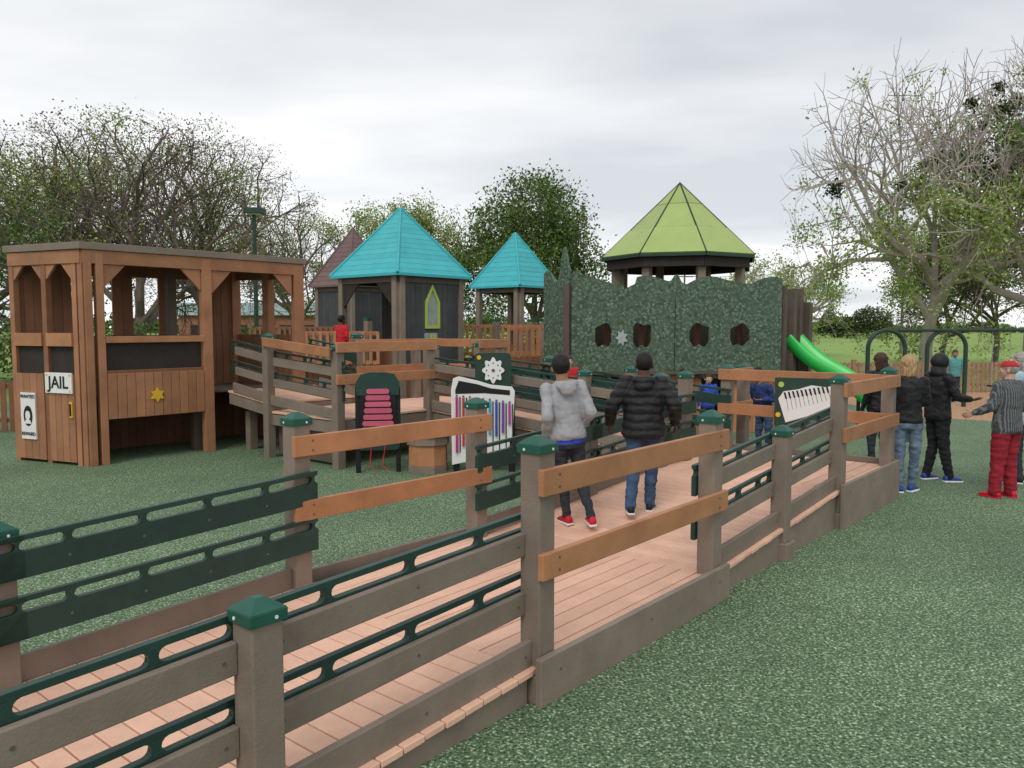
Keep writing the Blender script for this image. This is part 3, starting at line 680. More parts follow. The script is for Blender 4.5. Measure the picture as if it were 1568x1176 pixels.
# ------------------------------------------------ trees
def make_tree(name,x,y,h,w,seed,bark,leaf=None,nleaf=0,lsize=.16,trunkr=.2,depth=5,kids=(5,4,4,4,3),lean=0,clump=.35,nests=0,z0=0,leaflow=None,tw=.012,leaf2=None,split=.5,dome=.3,thr=-.18,cz=.57):
    rnd=random.Random(seed); bv=[];bf=[]; tips=[]
    def rv(): return Vector((rnd.gauss(0,1),rnd.gauss(0,1),rnd.gauss(0,1)))
    def tube(pts,r0,r1,sd):
        o=len(bv);n=len(pts); ref=None
        for i,p in enumerate(pts):
            d=(pts[min(i+1,n-1)]-pts[max(i-1,0)]).normalized()
            ref=d.orthogonal().normalized() if ref is None else (ref-d*ref.dot(d)).normalized()
            q=d.cross(ref); r=r0+(r1-r0)*i/(n-1)
            for k in range(sd):
                a=6.2832*k/sd; bv.append(p+(ref*math.cos(a)+q*math.sin(a))*r)
        for i in range(n-1):
            for k in range(sd): bf.append((o+i*sd+k,o+i*sd+(k+1)%sd,o+(i+1)*sd+(k+1)%sd,o+(i+1)*sd+k))
    def grow(p,d,L,r,lev):
        ns=[6,5,4,3,2,2][lev]; pts=[p.copy()]
        for i in range(ns):
            d=(d+rv()*(.10 if lev==0 else .17)+Z*(.06 if lev<3 else .02)).normalized(); p=p+d*L/ns; pts.append(p.copy())
        r1=r*(.62 if lev<depth else .35)
        tube(pts,r,max(r1,tw*.6),[9,7,5,4,3,3][lev])
        if lev>=depth-1:
            for q in pts[1:]: tips.append((q,L))
        if lev<depth:
            nk=kids[min(lev,len(kids)-1)]; base=rnd.random()*6.28
            for k in range(nk):
                f=.35+.65*(k+1)/nk if lev>0 else .62+.38*(k+1)/nk
                idx=min(len(pts)-1,max(1,round(f*ns))); q=pts[idx]
                an=base+k*2.4; side=(d.orthogonal().normalized()); side=Matrix.Rotation(an,3,d)@side
                sp=rnd.uniform(.45,1.05) if k<nk-1 else rnd.uniform(.1,.35)
                if lev==0: sp=rnd.uniform(.35,1.0)
                nd=(d*math.cos(sp)+side*math.sin(sp)).normalized()
                grow(q,nd,L*rnd.uniform(.58,.85) if lev>0 else L*rnd.uniform(1.0,1.5),max(r*rnd.uniform(.45,.62),tw),lev+1)
    grow(Vector((0,0,0)),(Z+Vector((lean,0,0))).normalized(),2.4,trunkr*10/h,0)
    zs=sorted(v.z for v in bv); xs=sorted(v.x for v in bv); mz=zs[int(.965*len(zs))]; mx=(xs[int(.96*len(xs))]-xs[int(.04*len(xs))])
    sz=h/mz; sx=w/mx; c0=Vector((0,0,h*cz)); rx=w*.5; rz=h*(1-cz)
    def tf(v):
        p=Vector((v.x*sx,v.y*sx,v.z*sz)); q=p-c0
        rr=math.sqrt((q.x/rx)**2+(q.y/rx)**2+(q.z/rz)**2) if q.z>-h*.1 else math.sqrt((q.x/rx)**2+(q.y/rx)**2)
        if rr>1:
            s_=(1+(rr-1)*dome)/rr
            if q.z>-h*.1: q=q*s_
            else: q.x*=s_; q.y*=s_
            p=c0+q
        return p
    bv=[tf(v) for v in bv]; tips=[(tf(t),L) for t,L in tips]
    root=empty(name); root.location=(x,y,z0)
    me=bpy.data.meshes.new("trunk_and_branches"); me.from_pydata([tuple(v) for v in bv],[],bf); me.materials.append(bark)
    o=bpy.data.objects.new("trunk_and_branches",me); scene.collection.objects.link(o); o.parent=root
    def quads(cs,spread,size,asp=.28):
        lv=[];lf=[]
        for q in cs:
            c=q+rv()*spread; a=rv().normalized(); b=a.cross(rv()).normalized(); s_=size*rnd.uniform(.5,1.15)
            k=len(lv); lv+= [c-a*s_*.5,c+b*s_*asp,c+a*s_*.5,c-b*s_*asp]; lf.append((k,k+1,k+2,k+3))
        return lv,lf
    if leaf and nleaf:
        tt=[t for t in tips if leaflow is None or t[0].z<h*(leaflow+.18*noise.noise(t[0]*.4)) or rnd.random()<.04]
        def dens(p): return noise.noise(p*.55+Vector((seed*3.1,0,0)))
        tt=[t for t in tt if dens(t[0])>thr-clump*.3+rnd.random()*.2] or tips
        ch=[rnd.choice(tt)[0] for i in range(nleaf)]
        sets=[(leaf,ch)]
        if leaf2:
            A=[];B=[]
            for q in ch: (A if noise.noise(q*.3+Vector((seed,5,2)))+rnd.uniform(-.15,.15)>split-.5 else B).append(q)
            sets=[(leaf,A),(leaf2,B)]
        for mt,cs in sets:
            if not cs: continue
            lv,lf=quads(cs,clump*.55,lsize)
            me=bpy.data.meshes.new("foliage"); me.from_pydata([tuple(v) for v in lv],[],lf); me.materials.append(mt)
            o=bpy.data.objects.new("foliage",me); scene.collection.objects.link(o); o.parent=root
    if nests:
        hi=[t for t in tips if h*.5<t[0].z<h*.9]
        LV=[];LF=[]
        for i in range(nests):
            q,_=rnd.choice(hi); q=Vector((q.x*.8,q.y*.8,q.z)); R_=rnd.uniform(.14,.34)
            lv,lf=quads([q]*int(260*R_/.4),R_*.45,.18,.25); k=len(LV); LV+=lv; LF+=[tuple(a+k for a in f) for f in lf]
        me=bpy.data.meshes.new("mistletoe_clumps"); me.from_pydata([tuple(v) for v in LV],[],LF); me.materials.append(LDARK)
        o=bpy.data.objects.new("mistletoe_clumps",me); scene.collection.objects.link(o); o.parent=root
    return root
LDARK=leafmat("leaf_dark",(.02,.032,.012),(.07,.10,.035))
LBUD=leafmat("leaf_bud",(.14,.10,.078),(.30,.23,.18))
LSPR=leafmat("leaf_spring",(.13,.19,.045),(.36,.46,.14))
LMID=leafmat("leaf_mid",(.03,.065,.018),(.16,.25,.06))
LBRN=leafmat("leaf_brown",(.08,.06,.048),(.19,.14,.105))
def X(u,D): return (u-784)/1230*D
make_tree("budding_tree",X(35,33),33,9.5,9.5,11,BARK,LBUD,19000,.10,.25,5,leaf2=LSPR,split=.38)
make_tree("budding_tree",X(200,32),32,10.0,10,12,BARK,LSPR,19000,.12,.26,5,lean=.3,leaf2=LBUD,split=.5)
make_tree("budding_tree",X(335,36),36,10.0,8.5,13,BARK,LBUD,17000,.10,.24,5,leaf2=LSPR,split=.36)
make_tree("budding_tree",X(120,42),42,11.4,11,14,BARK,LSPR,9000,.14,.25,5,leaf2=LBUD,split=.55)
make_tree("budding_tree",X(462,46),46,8.4,6.5,15,BARK,LSPR,9000,.12,.2,4,kids=(5,5,5,4),leaf2=LBUD,split=.5)
make_tree("leafy_tree",X(590,48),48,9.2,8,16,BARK,LSPR,14000,.18,.2,4,kids=(5,5,4,4),clump=.45)
make_tree("leafy_tree",X(680,50),50,8.8,7.5,17,BARK,LSPR,13000,.18,.2,4,kids=(5,5,4,4),clump=.45)
make_tree("leafy_tree",X(818,44),44,9.4,7,18,BARK,LMID,30000,.21,.22,4,kids=(6,5,5,4),clump=.6,dome=.5)
make_tree("leafy_tree",X(1190,58),58,6.6,7.5,19,BARKP,LSPR,6000,.2,.2,4,kids=(5,5,4,4))
make_tree("pale_bare_tree",X(1415,33),33,12.3,10,20,BARKP,LSPR,11000,.15,.3,5,leaflow=.52,nests=16,kids=(6,4,4,4,4),tw=.015,dome=.45,thr=-.1,cz=.5)
make_tree("pale_bare_tree",X(1575,31),31,12.8,8,21,BARKP,LSPR,20000,.17,.3,5,leaflow=.72,nests=8,kids=(5,4,4,4,3),tw=.014,leaf2=LMID,split=.4,cz=.5)
make_tree("brown_thicket_tree",X(1560,40),42,7.2,8,22,BARK,LBRN,20000,.14,.1,4,kids=(7,5,5,4),clump=.6,cz=.6)
make_tree("leafy_tree",X(1455,40),41,7.6,5.0,23,BARK,LSPR,11000,.16,.15,4,kids=(6,5,5,4),clump=.5)
make_tree("budding_tree",X(-60,26),26,7.5,7,24,BARK,LMID,14000,.14,.2,4,kids=(6,5,5,4),clump=.5,leaf2=LSPR)
def shrub_mass(name,segs,leaf,seed,n,ls):
    rnd=random.Random(seed); lv=[];lf=[]
    root=empty(name)
    for (x,y,rx,ry,h,k) in segs:
        for i in range(int(n*k)):
            th=rnd.random()*6.283; rr=math.sqrt(rnd.random()); px=x+math.cos(th)*rx*rr; py=y+math.sin(th)*ry*rr
            hh=h*(1-.45*rr*rr)*(1+.35*noise.noise(Vector((px*.6,py*.3,seed)))); pz=hh*(rnd.random()**.6)
            c=Vector((px,py,pz)); a=Vector((rnd.gauss(0,1),rnd.gauss(0,1),rnd.gauss(0,1))).normalized(); b=a.orthogonal().normalized(); s_=ls*rnd.uniform(.6,1.2)
            q=len(lv); lv+=[c-a*s_*.5,c+b*s_*.3,c+a*s_*.5,c-b*s_*.3]; lf.append((q,q+1,q+2,q+3))
    me=bpy.data.meshes.new("foliage"); me.from_pydata([tuple(v) for v in lv],[],lf); me.materials.append(leaf)
    o=bpy.data.objects.new("foliage",me); scene.collection.objects.link(o); o.parent=root
shrub_mass("distant_tree_line",[(-150+i*14+random.uniform(-4,4),260+random.uniform(-8,8),11,5,random.uniform(2.5,6) if i<16 else random.uniform(1.5,3.5),1) for i in range(32)],LMID,31,1000,1.3)
shrub_mass("left_hedge",[(-26,30,7,2,3.0,1.3),(-17,31,6,2,2.6,1),(-11,36,4,2,2.0,.6),(-2,42,7,2,3.4,1),(5,42,4,2,2.6,.6)],LMID,32,5000,.17)
shrub_mass("round_bush",[(X(1328,140),140,4.2,3,5.6,1),(X(1268,150),150,2.4,2,5.2,.5),(X(1290,150),150,2.2,2,4.2,.4)],LDARK,33,3500,.5)

# ------------------------------------------------ people
SK={'dark':M("skin_dark",(.10,.05,.032),.5,.08,20,.05,150),'mid':M("skin_mid",(.30,.16,.10),.5,.08,20,.05,150),'light':M("skin_light",(.50,.30,.22),.5,.06,20,.05,150)}
EYEW=M("eye_white",(.7,.7,.68),.3,.02); EYEB=M("eye_dark",(.015,.01,.008),.2); LIP=M("lips",(.22,.07,.06),.5)
HB=M("hair_black",(.010,.008,.007),.6,.4,60,.6,200,0,(1,1,.2)); HBL=M("hair_blonde",(.40,.26,.13),.6,.5,60,.6,200,0,(1,1,.2)); HG=M("hair_grey",(.34,.30,.28),.6,.4,60,.6,200,0,(1,1,.2)); HBR=M("hair_brown",(.05,.028,.018),.6,.4,60,.6,200,0,(1,1,.2))
def fab(n,c,var=.2,rough=.85): return M("fabric_"+n,c,rough,var,9,.35,260)
def remesh(mb,vox,smooth=3):
    me=mb.mesh("tmp"); o=bpy.data.objects.new("tmp",me); scene.collection.objects.link(o)
    r=o.modifiers.new("r",'REMESH'); r.mode='VOXEL'; r.voxel_size=vox; r.use_smooth_shade=True
    if smooth: s_=o.modifiers.new("s",'SMOOTH'); s_.iterations=smooth; s_.factor=.5
    dg=bpy.context.evaluated_depsgraph_get(); dg.update()
    out=bpy.data.meshes.new_from_object(o.evaluated_get(dg)); bpy.data.objects.remove(o); bpy.data.meshes.remove(me)
    out.materials.clear(); return out
def link(me,name,parent,mats=None):
    me.name=name; o=bpy.data.objects.new(name,me); scene.collection.objects.link(o); o.parent=parent
    for m in mats or []: me.materials.append(m)
    me.polygons.foreach_set("use_smooth",[True]*len(me.polygons)); return o
def segd(p,a,b):
    ab=b-a; t=max(0,min(1,(p-a).dot(ab)/ab.dot(ab))); return (p-(a+ab*t)).length,t
def hand(parent,wr,d,palm,thumb,skin,name,curl=.5):
    d=d.normalized(); thumb=(thumb-d*thumb.dot(d)).normalized(); n=d.cross(thumb)
    if n.dot(palm)<0:n=-n
    mb=MB(); 
    for k in range(4):
        a=wr+thumb*(.024-.016*k)*.7; b=wr+d*(.088-.004*abs(k-1))+thumb*(.030-.020*k)
        mb.capsule(a,b,.015,.0125,skin,8)
        L=(.070,.078,.072,.056)[k]; d1=(d+n*curl*.5).normalized(); d2=(d+n*curl*1.4).normalized()
        m1=b+d1*L*.5; mb.capsule(b,m1,.0098,.009,skin,8); mb.capsule(m1,m1+d2*L*.5,.009,.0072,skin,8)
    t0=wr+d*.025+thumb*.02; t1=t0+(d*.6+thumb*.75+n*.2).normalized()*.045; mb.capsule(t0,t1,.014,.0105,skin,8); mb.capsule(t1,t1+(d*.9+thumb*.3+n*.2).normalized()*.035,.0105,.0085,skin,8)
    mb.capsule(wr-d*.05,wr+d*.01,.024,.022,skin,8)
    return link(remesh(mb,.0045,1),name,parent,[skin])
def shoe(parent,an,toe,upper,sole,name):
    mb=MB(); toe=toe.normalized(); sd=V3(toe.y,-toe.x,0); 
    secs=[(-.075,.030,.050),(-.06,.037,.085),(-.02,.040,.095),(.03,.042,.080),(.08,.046,.060),(.13,.048,.048),(.165,.040,.038),(.185,.020,.026)]
    def lay(zb,zmul,grow,mat,flat):
        vs=[];fs=[];n=12
        for y,w,h in secs:
            for k in range(n):
                a=2*math.pi*k/n; x=math.cos(a)*(w+grow); z=math.sin(a)
                zz=zb+h*zmul*(.5+.5*z) if not flat else zb+flat*(1 if z>0 else 0)
                vs.append(V3(an.x,an.y,an.z-.085)+toe*(y*(1+grow*2))+sd*x+Z*zz)
        for i in range(len(secs)-1):
            for k in range(n): fs.append((i*n+k,i*n+(k+1)%n,(i+1)*n+(k+1)%n,(i+1)*n+k))
        fs.append(tuple(range(n))[::-1]);fs.append(tuple(range((len(secs)-1)*n,len(secs)*n)))
        mb.add(vs,fs,mat)
    lay(.012,1.0,0,upper,0); lay(0,1,.006,sole,.024)
    return mb.build(name,parent,0,True)
def person(name,loc,yaw,H,top,pants,skin,hair,pose={},bulk=.0,hem=.84,hairst='short',headyaw=0,headpitch=0,shoes=None,sole=None,hood=None,hs=1.0,puff=0,legb=.0,tall_collar=False,cap=None,topmat2=None,hemband=None,handcurl=.5,sw=1.0,tilt=0):
    root=empty(name); root.location=loc; root.rotation_euler=(0,math.radians(tilt),math.radians(yaw)); k=H/1.75; root.scale=(k,k,k)
    J=dict(hpL=(-.09,0,.92),hpR=(.09,0,.92),knL=(-.10,.03,.50),knR=(.10,.03,.50),anL=(-.10,-.01,.085),anR=(.10,-.01,.085),
      shL=(-.185,0,1.42),shR=(.185,0,1.42),elL=(-.25,-.04,1.14),elR=(.25,-.04,1.14),wrL=(-.265,.05,.90),wrR=(.265,.05,.90),toeL=(-.15,1,0),toeR=(.15,1,0))
    J.update(pose); J={a:Vector(b) for a,b in J.items()}
    for q in('shL','shR','elL','elR','wrL','wrR'): J[q].x*=sw
    mb=MB(); b=bulk; d=TAN
    ln=J.get('lean',Vector((0,0,0)))
    def off(z): return ln.y*max(0,(z-.95))
    for q in('shL','shR'): J[q].y+=off(1.42)
    rings=[(hem,.178,.120),(hem+.03,.185,.13),(.97,.178,.122),(1.08,.168,.112),(1.22,.182,.118),(1.34,.192,.112),(1.41,.175,.10),(1.455,.125,.085),(1.49,.07,.066)]
    rings=[r for i,r in enumerate(rings) if i<2 or r[0]>hem+.05]
    mb.loft([(0,off(z),z,(rx+b*(1 if z<1.4 else .6))*(sw if z>1 else (1+sw)/2),ry+b*(1 if z<1.4 else .6)) for z,rx,ry in rings],d)
    mb.loft([(0,0,.82,.15,.11),(0,0,.9,.168,.12),(0,0,1.0,.165,.115)],d)
    mb.capsule((0,off(1.45)-.005,1.42),(0,off(1.5)+.01,1.56),.060,.055,d)
    for sfx in'LR':
        mb.capsule(J['sh'+sfx],J['el'+sfx],.062+b*.6,.048+b*.6,d)
        mb.capsule(J['el'+sfx],J['wr'+sfx],.048+b*.6,.033+b*.5,d)
        mb.capsule(J['hp'+sfx],J['kn'+sfx],.092+legb,.066+legb,d)
        mb.capsule(J['kn'+sfx],J['an'+sfx]+Z*.0,.064+legb,.048+legb,d)
    if hood=='down':
        mb.ell((0,-.085,1.46),(.125,.075,.06),d); mb.ell((0,-.12,1.42),(.09,.05,.075),d)
    me=remesh(mb,.0125,4)
    for m in [top,pants,skin,topmat2 or top]: me.materials.append(m)
    seedv=Vector((len(name)*3.7,loc[0]*3,loc[1]))
    nrm=[v.normal.copy() for v in me.vertices]
    arms=[(J['el'+s],J['wr'+s]) for s in'LR']
    def ard(p): return min(segd(p,a,bb)[0] for a,bb in arms)
    for v in me.vertices:
        p=v.co; isarm=ard(p)<.085+b
        if p.z>1.5 and abs(p.x)<.09: continue
        q=Vector((p.x*9,p.y*9,p.z*(20 if p.z<hem else 13)))+seedv
        amp=.012 if (p.z>hem or isarm) else .015
        dd=noise.noise(q)*amp+noise.noise(q*2.3)*amp*.5
        if puff and (p.z>hem or isarm): dd+=abs(math.sin(p.z*math.pi/.085+.5*noise.noise(p*6)))*puff-puff*.5
        v.co=p+nrm[v.index]*dd
    for f in me.polygons:
        c=f.center; da=ard(c)
        if c.z>1.505 and abs(c.x)<.1: mi=2
        elif da<.07+b and abs(c.x)>.12*sw: mi=0
        elif c.z>hem-.008: mi=0
        else: mi=1
        if mi==1 and hemband and c.z>hem-hemband: mi=3
        f.material_index=mi
    link(me,"body",root)
    for sfx,sg in(('L',-1),('R',1)):
        dr=(J['wr'+sfx]-J['el'+sfx]); 
        th=J.get('th'+sfx,Vector((0,1,0))); pm=J.get('pm'+sfx,Vector((-sg,0,0)))
        hand(root,J['wr'+sfx]+dr.normalized()*.02,J.get('hd'+sfx,dr),pm,th,skin,"hand_"+('left' if sfx=='L' else 'right'),handcurl)
        shoe(root,J['an'+sfx],Vector((J['toe'+sfx].x,J['toe'+sfx].y,0)),shoes or BLACK,sole or WHITE,"shoe_"+('left' if sfx=='L' else 'right'))
    hd=empty("head"); hd.parent=root; hd.location=(0,off(1.6)+.015,1.60+.015*hs); hd.rotation_euler=(math.radians(headpitch),0,math.radians(headyaw)); hd.scale=(hs,)*3
    mb=MB()
    mb.ell((0,-.012,.032),(.076,.094,.092),skin,None,20,14); mb.ell((0,.018,-.02),(.064,.075,.085),skin,None,18,12); mb.ell((0,.045,-.075),(.040,.040,.030),skin)
    mb.capsule((0,.088,.012),(0,.105,-.022),.008,.014,skin,8); mb.ell((0,.088,-.058),(.024,.012,.012),skin)
    for sg in(-1,1): 
        mb.ell((.079*sg,-.008,-.005),(.012,.021,.032),skin); mb.ell((.036*sg,.068,-.018),(.022,.018,.018),skin); mb.ell((.03*sg,.082,.028),(.024,.010,.008),skin)
    mb.capsule((0,-.02,-.05),(0,-.02,-.11),.052,.055,skin)
    link(remesh(mb,.0062,2),"face_and_skull",hd,[skin])
    mb=MB()
    for sg in(-1,1):
        mb.ell((.031*sg,.080,.012),(.014,.010,.009),EYEW); mb.ell((.031*sg,.0875,.012),(.006,.005,.006),EYEB)
        mb.ell((.032*sg,.087,.034),(.019,.006,.0035),HB if hair is not HBL else HBR)
    mb.ell((0,.096,-.052),(.024,.007,.004),LIP); mb.ell((0,.095,-.060),(.020,.007,.005),LIP)
    mb.build("eyes_and_mouth",hd,0,True)
    def shell(r,c,keep,mat,nm,th=.0,ns=.006,nu=36,nvv=26,fr=30):
        m=MB(); m.ell(c,r,mat,None,nu,nvv); mee=m.mesh(nm); bm=bmesh.new(); bm.from_mesh(mee)
        dl=[f for f in bm.faces if not keep(f.calc_center_median())]; bmesh.ops.delete(bm,geom=dl,context='FACES')
        for v in bm.verts: v.co+=v.co.normalized()*noise.noise(v.co*fr+seedv)*ns
        bm.to_mesh(mee); bm.free(); o=link(mee,nm,hd); so=o.modifiers.new("s",'SOLIDIFY'); so.thickness=.012; so.offset=-1; return o
    if hairst=='short': shell((.084,.103,.099),(0,-.014,.037),lambda c:(c.z>.062 if c.y>.035 else c.z>.012 if c.y>-.035 else c.z>-.055),hair,"hair")
    elif hairst=='buzz': shell((.079,.098,.096),(0,-.013,.033),lambda c:(c.z>.068 if c.y>.035 else c.z>.012 if c.y>-.035 else c.z>-.045),hair,"hair",0,.002)
    elif hairst=='bob':
        shell((.093,.110,.104),(0,-.018,.034),lambda c:(c.z>.06 if c.y>.035 else c.z>-.04),hair,"hair",0,.009)
        m=MB(); m.loft([(0,-.045,-.15,.06,.04),(0,-.05,-.13,.085,.058),(0,-.045,-.06,.093,.073),(0,-.03,.03,.090,.088),(0,-.02,.08,.06,.06)],hair,22); o=link(remesh(m,.007,2),"hair_back",hd,[hair])
        for v in o.data.vertices: v.co+=Vector((v.co.x,v.co.y,0)).normalized()*(noise.noise(Vector((v.co.x*45,v.co.y*45,v.co.z*9)))*.014+noise.noise(Vector((v.co.x*110,v.co.y*110,v.co.z*14)))*.006)
    if hood=='up':
        shell((.104,.122,.122),(0,-.012,.022),lambda c:not(c.y>.055 and c.z<.085 and abs(c.x)<.07),top,"hood",0,.008,40,28,14)
        m=MB(); m.loft([(0,-.02,-.17,.13,.11),(0,-.02,-.12,.10,.10),(0,-.02,-.05,.09,.10)],top); m.build("hood_neck",hd,0,True)
    if cap:
        shell((.089,.108,.098),(0,-.012,.036),lambda c:c.z>.045,cap,"cap",0,.0)
        m=MB(); m.add([(-.062,.075,.052),(-.045,.125,.05),(0,.165,.048),(.045,.125,.05),(.062,.075,.052),(-.062,.075,.06),(-.045,.125,.058),(0,.165,.056),(.045,.125,.058),(.062,.075,.06)],[(0,1,2,3,4),(9,8,7,6,5),(0,5,6,1),(1,6,7,2),(2,7,8,3),(3,8,9,4)],cap); m.build("cap_brim",hd)
        m=MB(); m.ell((0,-.012,.136),(.007,.007,.005),cap); m.build("cap_button",hd,0,True)
    return root

def striped(name,c1,c2,sc):
    m=bpy.data.materials.new(name); m.use_nodes=True; nt=m.node_tree; nd=nt.nodes; lk=nt.links; b=nd["Principled BSDF"]; b.inputs["Roughness"].default_value=.9
    tc=nd.new("ShaderNodeTexCoord"); w=nd.new("ShaderNodeTexWave"); w.bands_direction='X'; w.inputs["Scale"].default_value=sc; w.inputs["Distortion"].default_value=1.0; w.inputs["Detail"].default_value=3; w.inputs["Detail Scale"].default_value=4
    lk.new(tc.outputs["Object"],w.inputs["Vector"]); r=nd.new("ShaderNodeValToRGB"); r.color_ramp.elements[0].position=.55; r.color_ramp.elements[1].position=.8
    r.color_ramp.elements[0].color=(*c1,1); r.color_ramp.elements[1].color=(*c2,1); lk.new(w.outputs["Fac"],r.inputs[0]); lk.new(r.outputs[0],b.inputs["Base Color"]); return m

GREY=fab("grey_hoodie",(.32,.33,.35),.15); NAVY=fab("dark_pants",(.03,.034,.045)); BLK=fab("black_coat",(.012,.012,.014),.3,.5); JEAN=fab("denim",(.045,.085,.16),.4); BLUE=fab("blue_shirt",(.03,.07,.45))
LJEAN=fab("light_denim",(.13,.18,.25),.35); REDP=fab("red_pants",(.27,.015,.028)); REDS=M("red_shoe",(.5,.01,.025),.5); REDC=fab("red_top",(.5,.02,.03)); STR=striped("striped_knit",(.05,.055,.06),(.15,.155,.16),11)
LB=fab("light_blue_jacket",(.33,.44,.52),.15); BSH=M("blue_shoe",(.02,.06,.3),.5)
def zdeck(s): return .2+.2*(s-5.6)/2.95
p=V3(.585,7.38,zdeck(6.04)+.01)
person("boy_in_grey_hoodie",p,14,1.60,GREY,NAVY,SK['mid'],HB,
  dict(knL=(-.06,.13,.51),anL=(-.04,.12,.085),knR=(.10,.05,.50),anR=(.13,-.17,.12),elL=(-.25,-.10,1.16),wrL=(-.24,.06,.97),elR=(.25,-.09,1.15),wrR=(.20,.10,1.02),lean=(0,.1,0)),
  bulk=.016,hem=.92,hairst='short',headyaw=-18,shoes=REDS,sole=WHITE,hood='down',hs=1.12,topmat2=BLUE,hemband=.05,legb=-.002,sw=.93,tilt=-4.5)
p=V3(1.27,7.72,zdeck(6.7))
person("boy_in_black_puffer_jacket",p,-10,1.57,BLK,JEAN,SK['dark'],HB,
  dict(knL=(-.10,.02,.51),anL=(-.12,-.20,.13),knR=(.09,.15,.52),anR=(.08,.17,.085),elL=(-.34,-.05,1.19),wrL=(-.37,.10,1.0),elR=(.34,-.05,1.19),wrR=(.35,.12,1.0),lean=(0,.08,0)),
  bulk=.052,hem=.84,hairst='buzz',headyaw=6,shoes=BLACK,sole=WHITE,hood='down',hs=1.16,puff=.015,legb=.010,sw=.98)
person("blonde_woman_in_black",(4.98,10.05,0),-20,1.75,BLK,LJEAN,SK['light'],HBL,
  dict(elL=(-.24,.02,1.15),wrL=(-.15,.22,1.12),elR=(.24,.02,1.15),wrR=(.16,.2,1.1),knL=(-.08,.03,.5),anL=(-.07,0,.085),anR=(.08,.10,.085),toeR=(.5,1,0)),
  bulk=.004,hem=.90,hairst='bob',headyaw=-25,shoes=BSH,sole=WHITE,legb=.002,sw=.9)
person("dark_haired_woman",(5.42,11.8,0),10,1.72,BLK,NAVY,SK['mid'],HBR,{},bulk=.008,hem=.86,hairst='bob',shoes=BLACK,sw=.92)
person("man_in_black_hooded_jacket",(5.78,10.85,0),-80,1.74,BLK,fab("black_track_pants",(.016,.016,.018)),SK['dark'],HB,
  dict(elL=(-.22,.10,1.15),wrL=(-.15,.34,1.10),elR=(.26,.08,1.17),wrR=(.20,.33,1.13),anR=(.14,.10,.085),anL=(-.10,-.06,.085),pmL=(0,0,1),pmR=(0,0,1),thL=(-1,0,.3),thR=(1,0,.3),hdL=(.0,1,.05),hdR=(0,1,.0)),
  bulk=.02,hem=.86,hairst='short',headyaw=0,headpitch=-4,shoes=BSH,sole=WHITE,hood='up',legb=.010,handcurl=.3)
person("person_in_red_cap_and_striped_sweater",(6.05,9.75,0),22,1.70,STR,REDP,SK['light'],HG,
  dict(elL=(-.27,.02,1.16),wrL=(-.33,.20,1.08),elR=(.27,-.02,1.14),wrR=(.24,.16,1.02),thL=(0,0,1),pmL=(1,0,0),anL=(-.13,.04,.085)),
  bulk=.025,hem=.84,hairst='short',headyaw=30,shoes=REDS,sole=REDS,cap=fab("red_cap",(.45,.03,.03)),legb=.024,sw=.95)
person("grey_haired_woman_in_blue_jacket",(6.80,10.7,0),50,1.76,LB,NAVY,SK['light'],HG,dict(elL=(-.25,.05,1.16),wrL=(-.12,.25,1.1)),bulk=.03,hem=.80,hairst='bob',shoes=BLACK)
person("child_in_red_shirt",(-3.75,17.7,1.03),-30,1.30,REDC,NAVY,SK['dark'],HB,{},bulk=.01,hem=.86,hairst='short',hs=1.2)
person("child_in_blue_shirt",(3.95,12.5,0),130,1.45,fab("navy_shirt",(.03,.05,.16)),JEAN,SK['mid'],HB,dict(elL=(-.24,.10,1.18),wrL=(-.12,.28,1.18),lean=(0,.35,0)),bulk=.01,hem=.86,hairst='short',hs=1.2)
person("child_in_red_jacket",P(9.85,7.15,.57),190,1.08,REDC,NAVY,SK['light'],HBR,{},bulk=.01,hem=.86,hairst='short',hs=1.2)
person("child_on_path",(12.3,22.3,0),160,1.45,fab("teal_shirt",(.1,.3,.3)),NAVY,SK['mid'],HBR,dict(elR=(.3,.1,1.2),wrR=(.3,.2,1.4)),bulk=.01,hem=.86,hairst='short',hs=1.1)
person("child_in_cave",(3.7,15.1,0),180,1.2,BLUE,NAVY,SK['light'],HBR,dict(elR=(.3,.1,1.2)),bulk=.01,hem=.86,hairst='short',hs=1.2)

# ------------------------------------------------ world, sun, camera
w=bpy.data.worlds.new("World"); scene.world=w; w.use_nodes=True; nt=w.node_tree; nd=nt.nodes; lk=nt.links
for n in list(nd): nd.remove(n)
out=nd.new("ShaderNodeOutputWorld"); sky=nd.new("ShaderNodeTexSky"); sky.sky_type='NISHITA'; sky.sun_disc=False
EL,AZ_=math.radians(48),math.radians(200)
sky.sun_elevation=EL; sky.sun_rotation=AZ_
b1=nd.new("ShaderNodeBackground"); b1.inputs[1].default_value=.10; lk.new(sky.outputs[0],b1.inputs[0])
tc=nd.new("ShaderNodeTexCoord"); sp=nd.new("ShaderNodeSeparateXYZ"); lk.new(tc.outputs["Generated"],sp.inputs[0])
az=nd.new("ShaderNodeMath"); az.operation='ABSOLUTE'; lk.new(sp.outputs[2],az.inputs[0])
ad=nd.new("ShaderNodeMath"); ad.inputs[1].default_value=.14; lk.new(az.outputs[0],ad.inputs[0])
dv=nd.new("ShaderNodeVectorMath"); dv.operation='DIVIDE'; lk.new(tc.outputs["Generated"],dv.inputs[0])
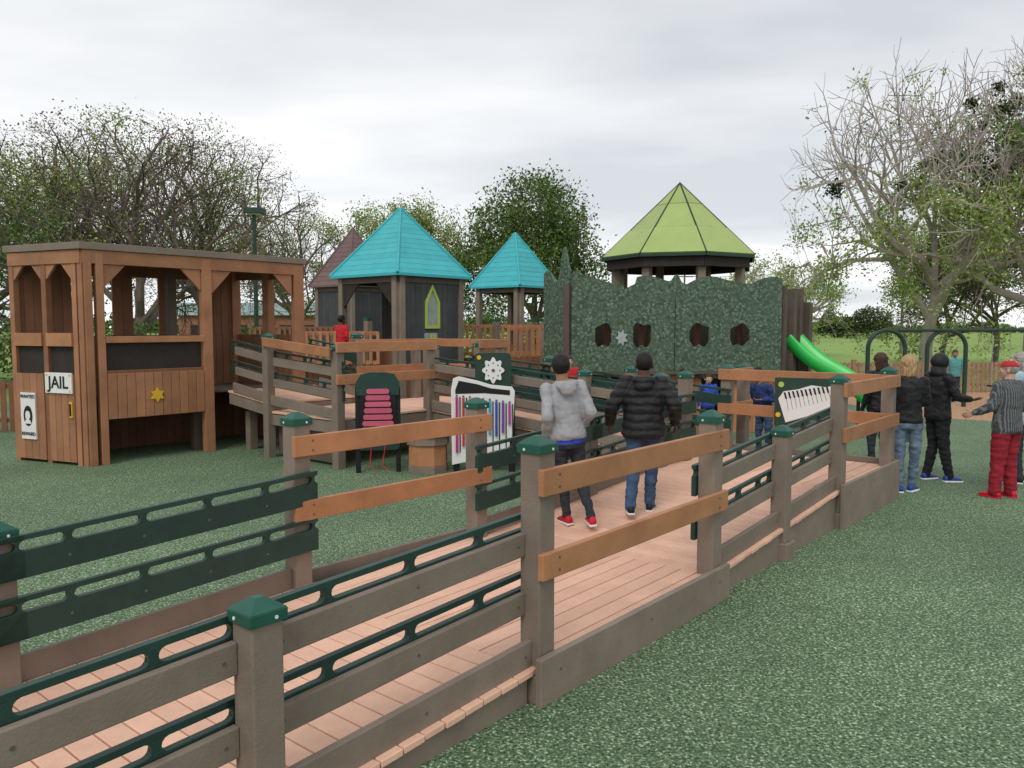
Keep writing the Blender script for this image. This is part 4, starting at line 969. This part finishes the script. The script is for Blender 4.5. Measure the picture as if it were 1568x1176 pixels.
cb=nd.new("ShaderNodeCombineXYZ"); lk.new(ad.outputs[0],cb.inputs[0]); lk.new(ad.outputs[0],cb.inputs[1]); cb.inputs[2].default_value=1; lk.new(cb.outputs[0],dv.inputs[1])
mp=nd.new("ShaderNodeMapping"); mp.inputs["Scale"].default_value=(.6,1.0,.4); mp.inputs["Location"].default_value=(2.3,.7,0); lk.new(dv.outputs[0],mp.inputs["Vector"])
ns=nd.new("ShaderNodeTexNoise"); ns.inputs["Scale"].default_value=.9; ns.inputs["Detail"].default_value=6; ns.inputs["Roughness"].default_value=.48; lk.new(mp.outputs[0],ns.inputs["Vector"])
rp_=nd.new("ShaderNodeValToRGB"); e=rp_.color_ramp.elements; e[0].position=.36; e[0].color=(.575,.60,.63,1); e[1].position=.62; e[1].color=(.87,.875,.885,1); lk.new(ns.outputs["Fac"],rp_.inputs[0])
hz=nd.new("ShaderNodeMapRange"); hz.inputs["From Min"].default_value=0; hz.inputs["From Max"].default_value=.3; hz.inputs["To Min"].default_value=1.36; hz.inputs["To Max"].default_value=1.2; lk.new(az.outputs[0],hz.inputs["Value"])
b2=nd.new("ShaderNodeBackground"); lk.new(hz.outputs[0],b2.inputs[1]); lk.new(rp_.outputs[0],b2.inputs[0])
mx=nd.new("ShaderNodeMixShader"); mx.inputs[0].default_value=.94; lk.new(b1.outputs[0],mx.inputs[1]); lk.new(b2.outputs[0],mx.inputs[2]); lk.new(mx.outputs[0],out.inputs[0])
sd=bpy.data.lights.new("sun",'SUN'); sd.energy=1.3; sd.angle=math.radians(25); sd.color=(1,.96,.91)
so=bpy.data.objects.new("sun",sd); scene.collection.objects.link(so)
dirv=Vector((math.sin(AZ_)*math.cos(EL),math.cos(AZ_)*math.cos(EL),math.sin(EL)))
so.rotation_euler=dirv.to_track_quat('Z','Y').to_euler()
cd=bpy.data.cameras.new("camera"); cd.sensor_width=36; cd.lens=28.24; cd.clip_end=3000; cd.clip_start=.05
co=bpy.data.objects.new("camera",cd); scene.collection.objects.link(co); co.location=(0,0,2.1); co.rotation_euler=(math.radians(90-4.1),0,0); scene.camera=co
scene.view_settings.view_transform='Standard'; scene.view_settings.look='None'; scene.view_settings.exposure=0
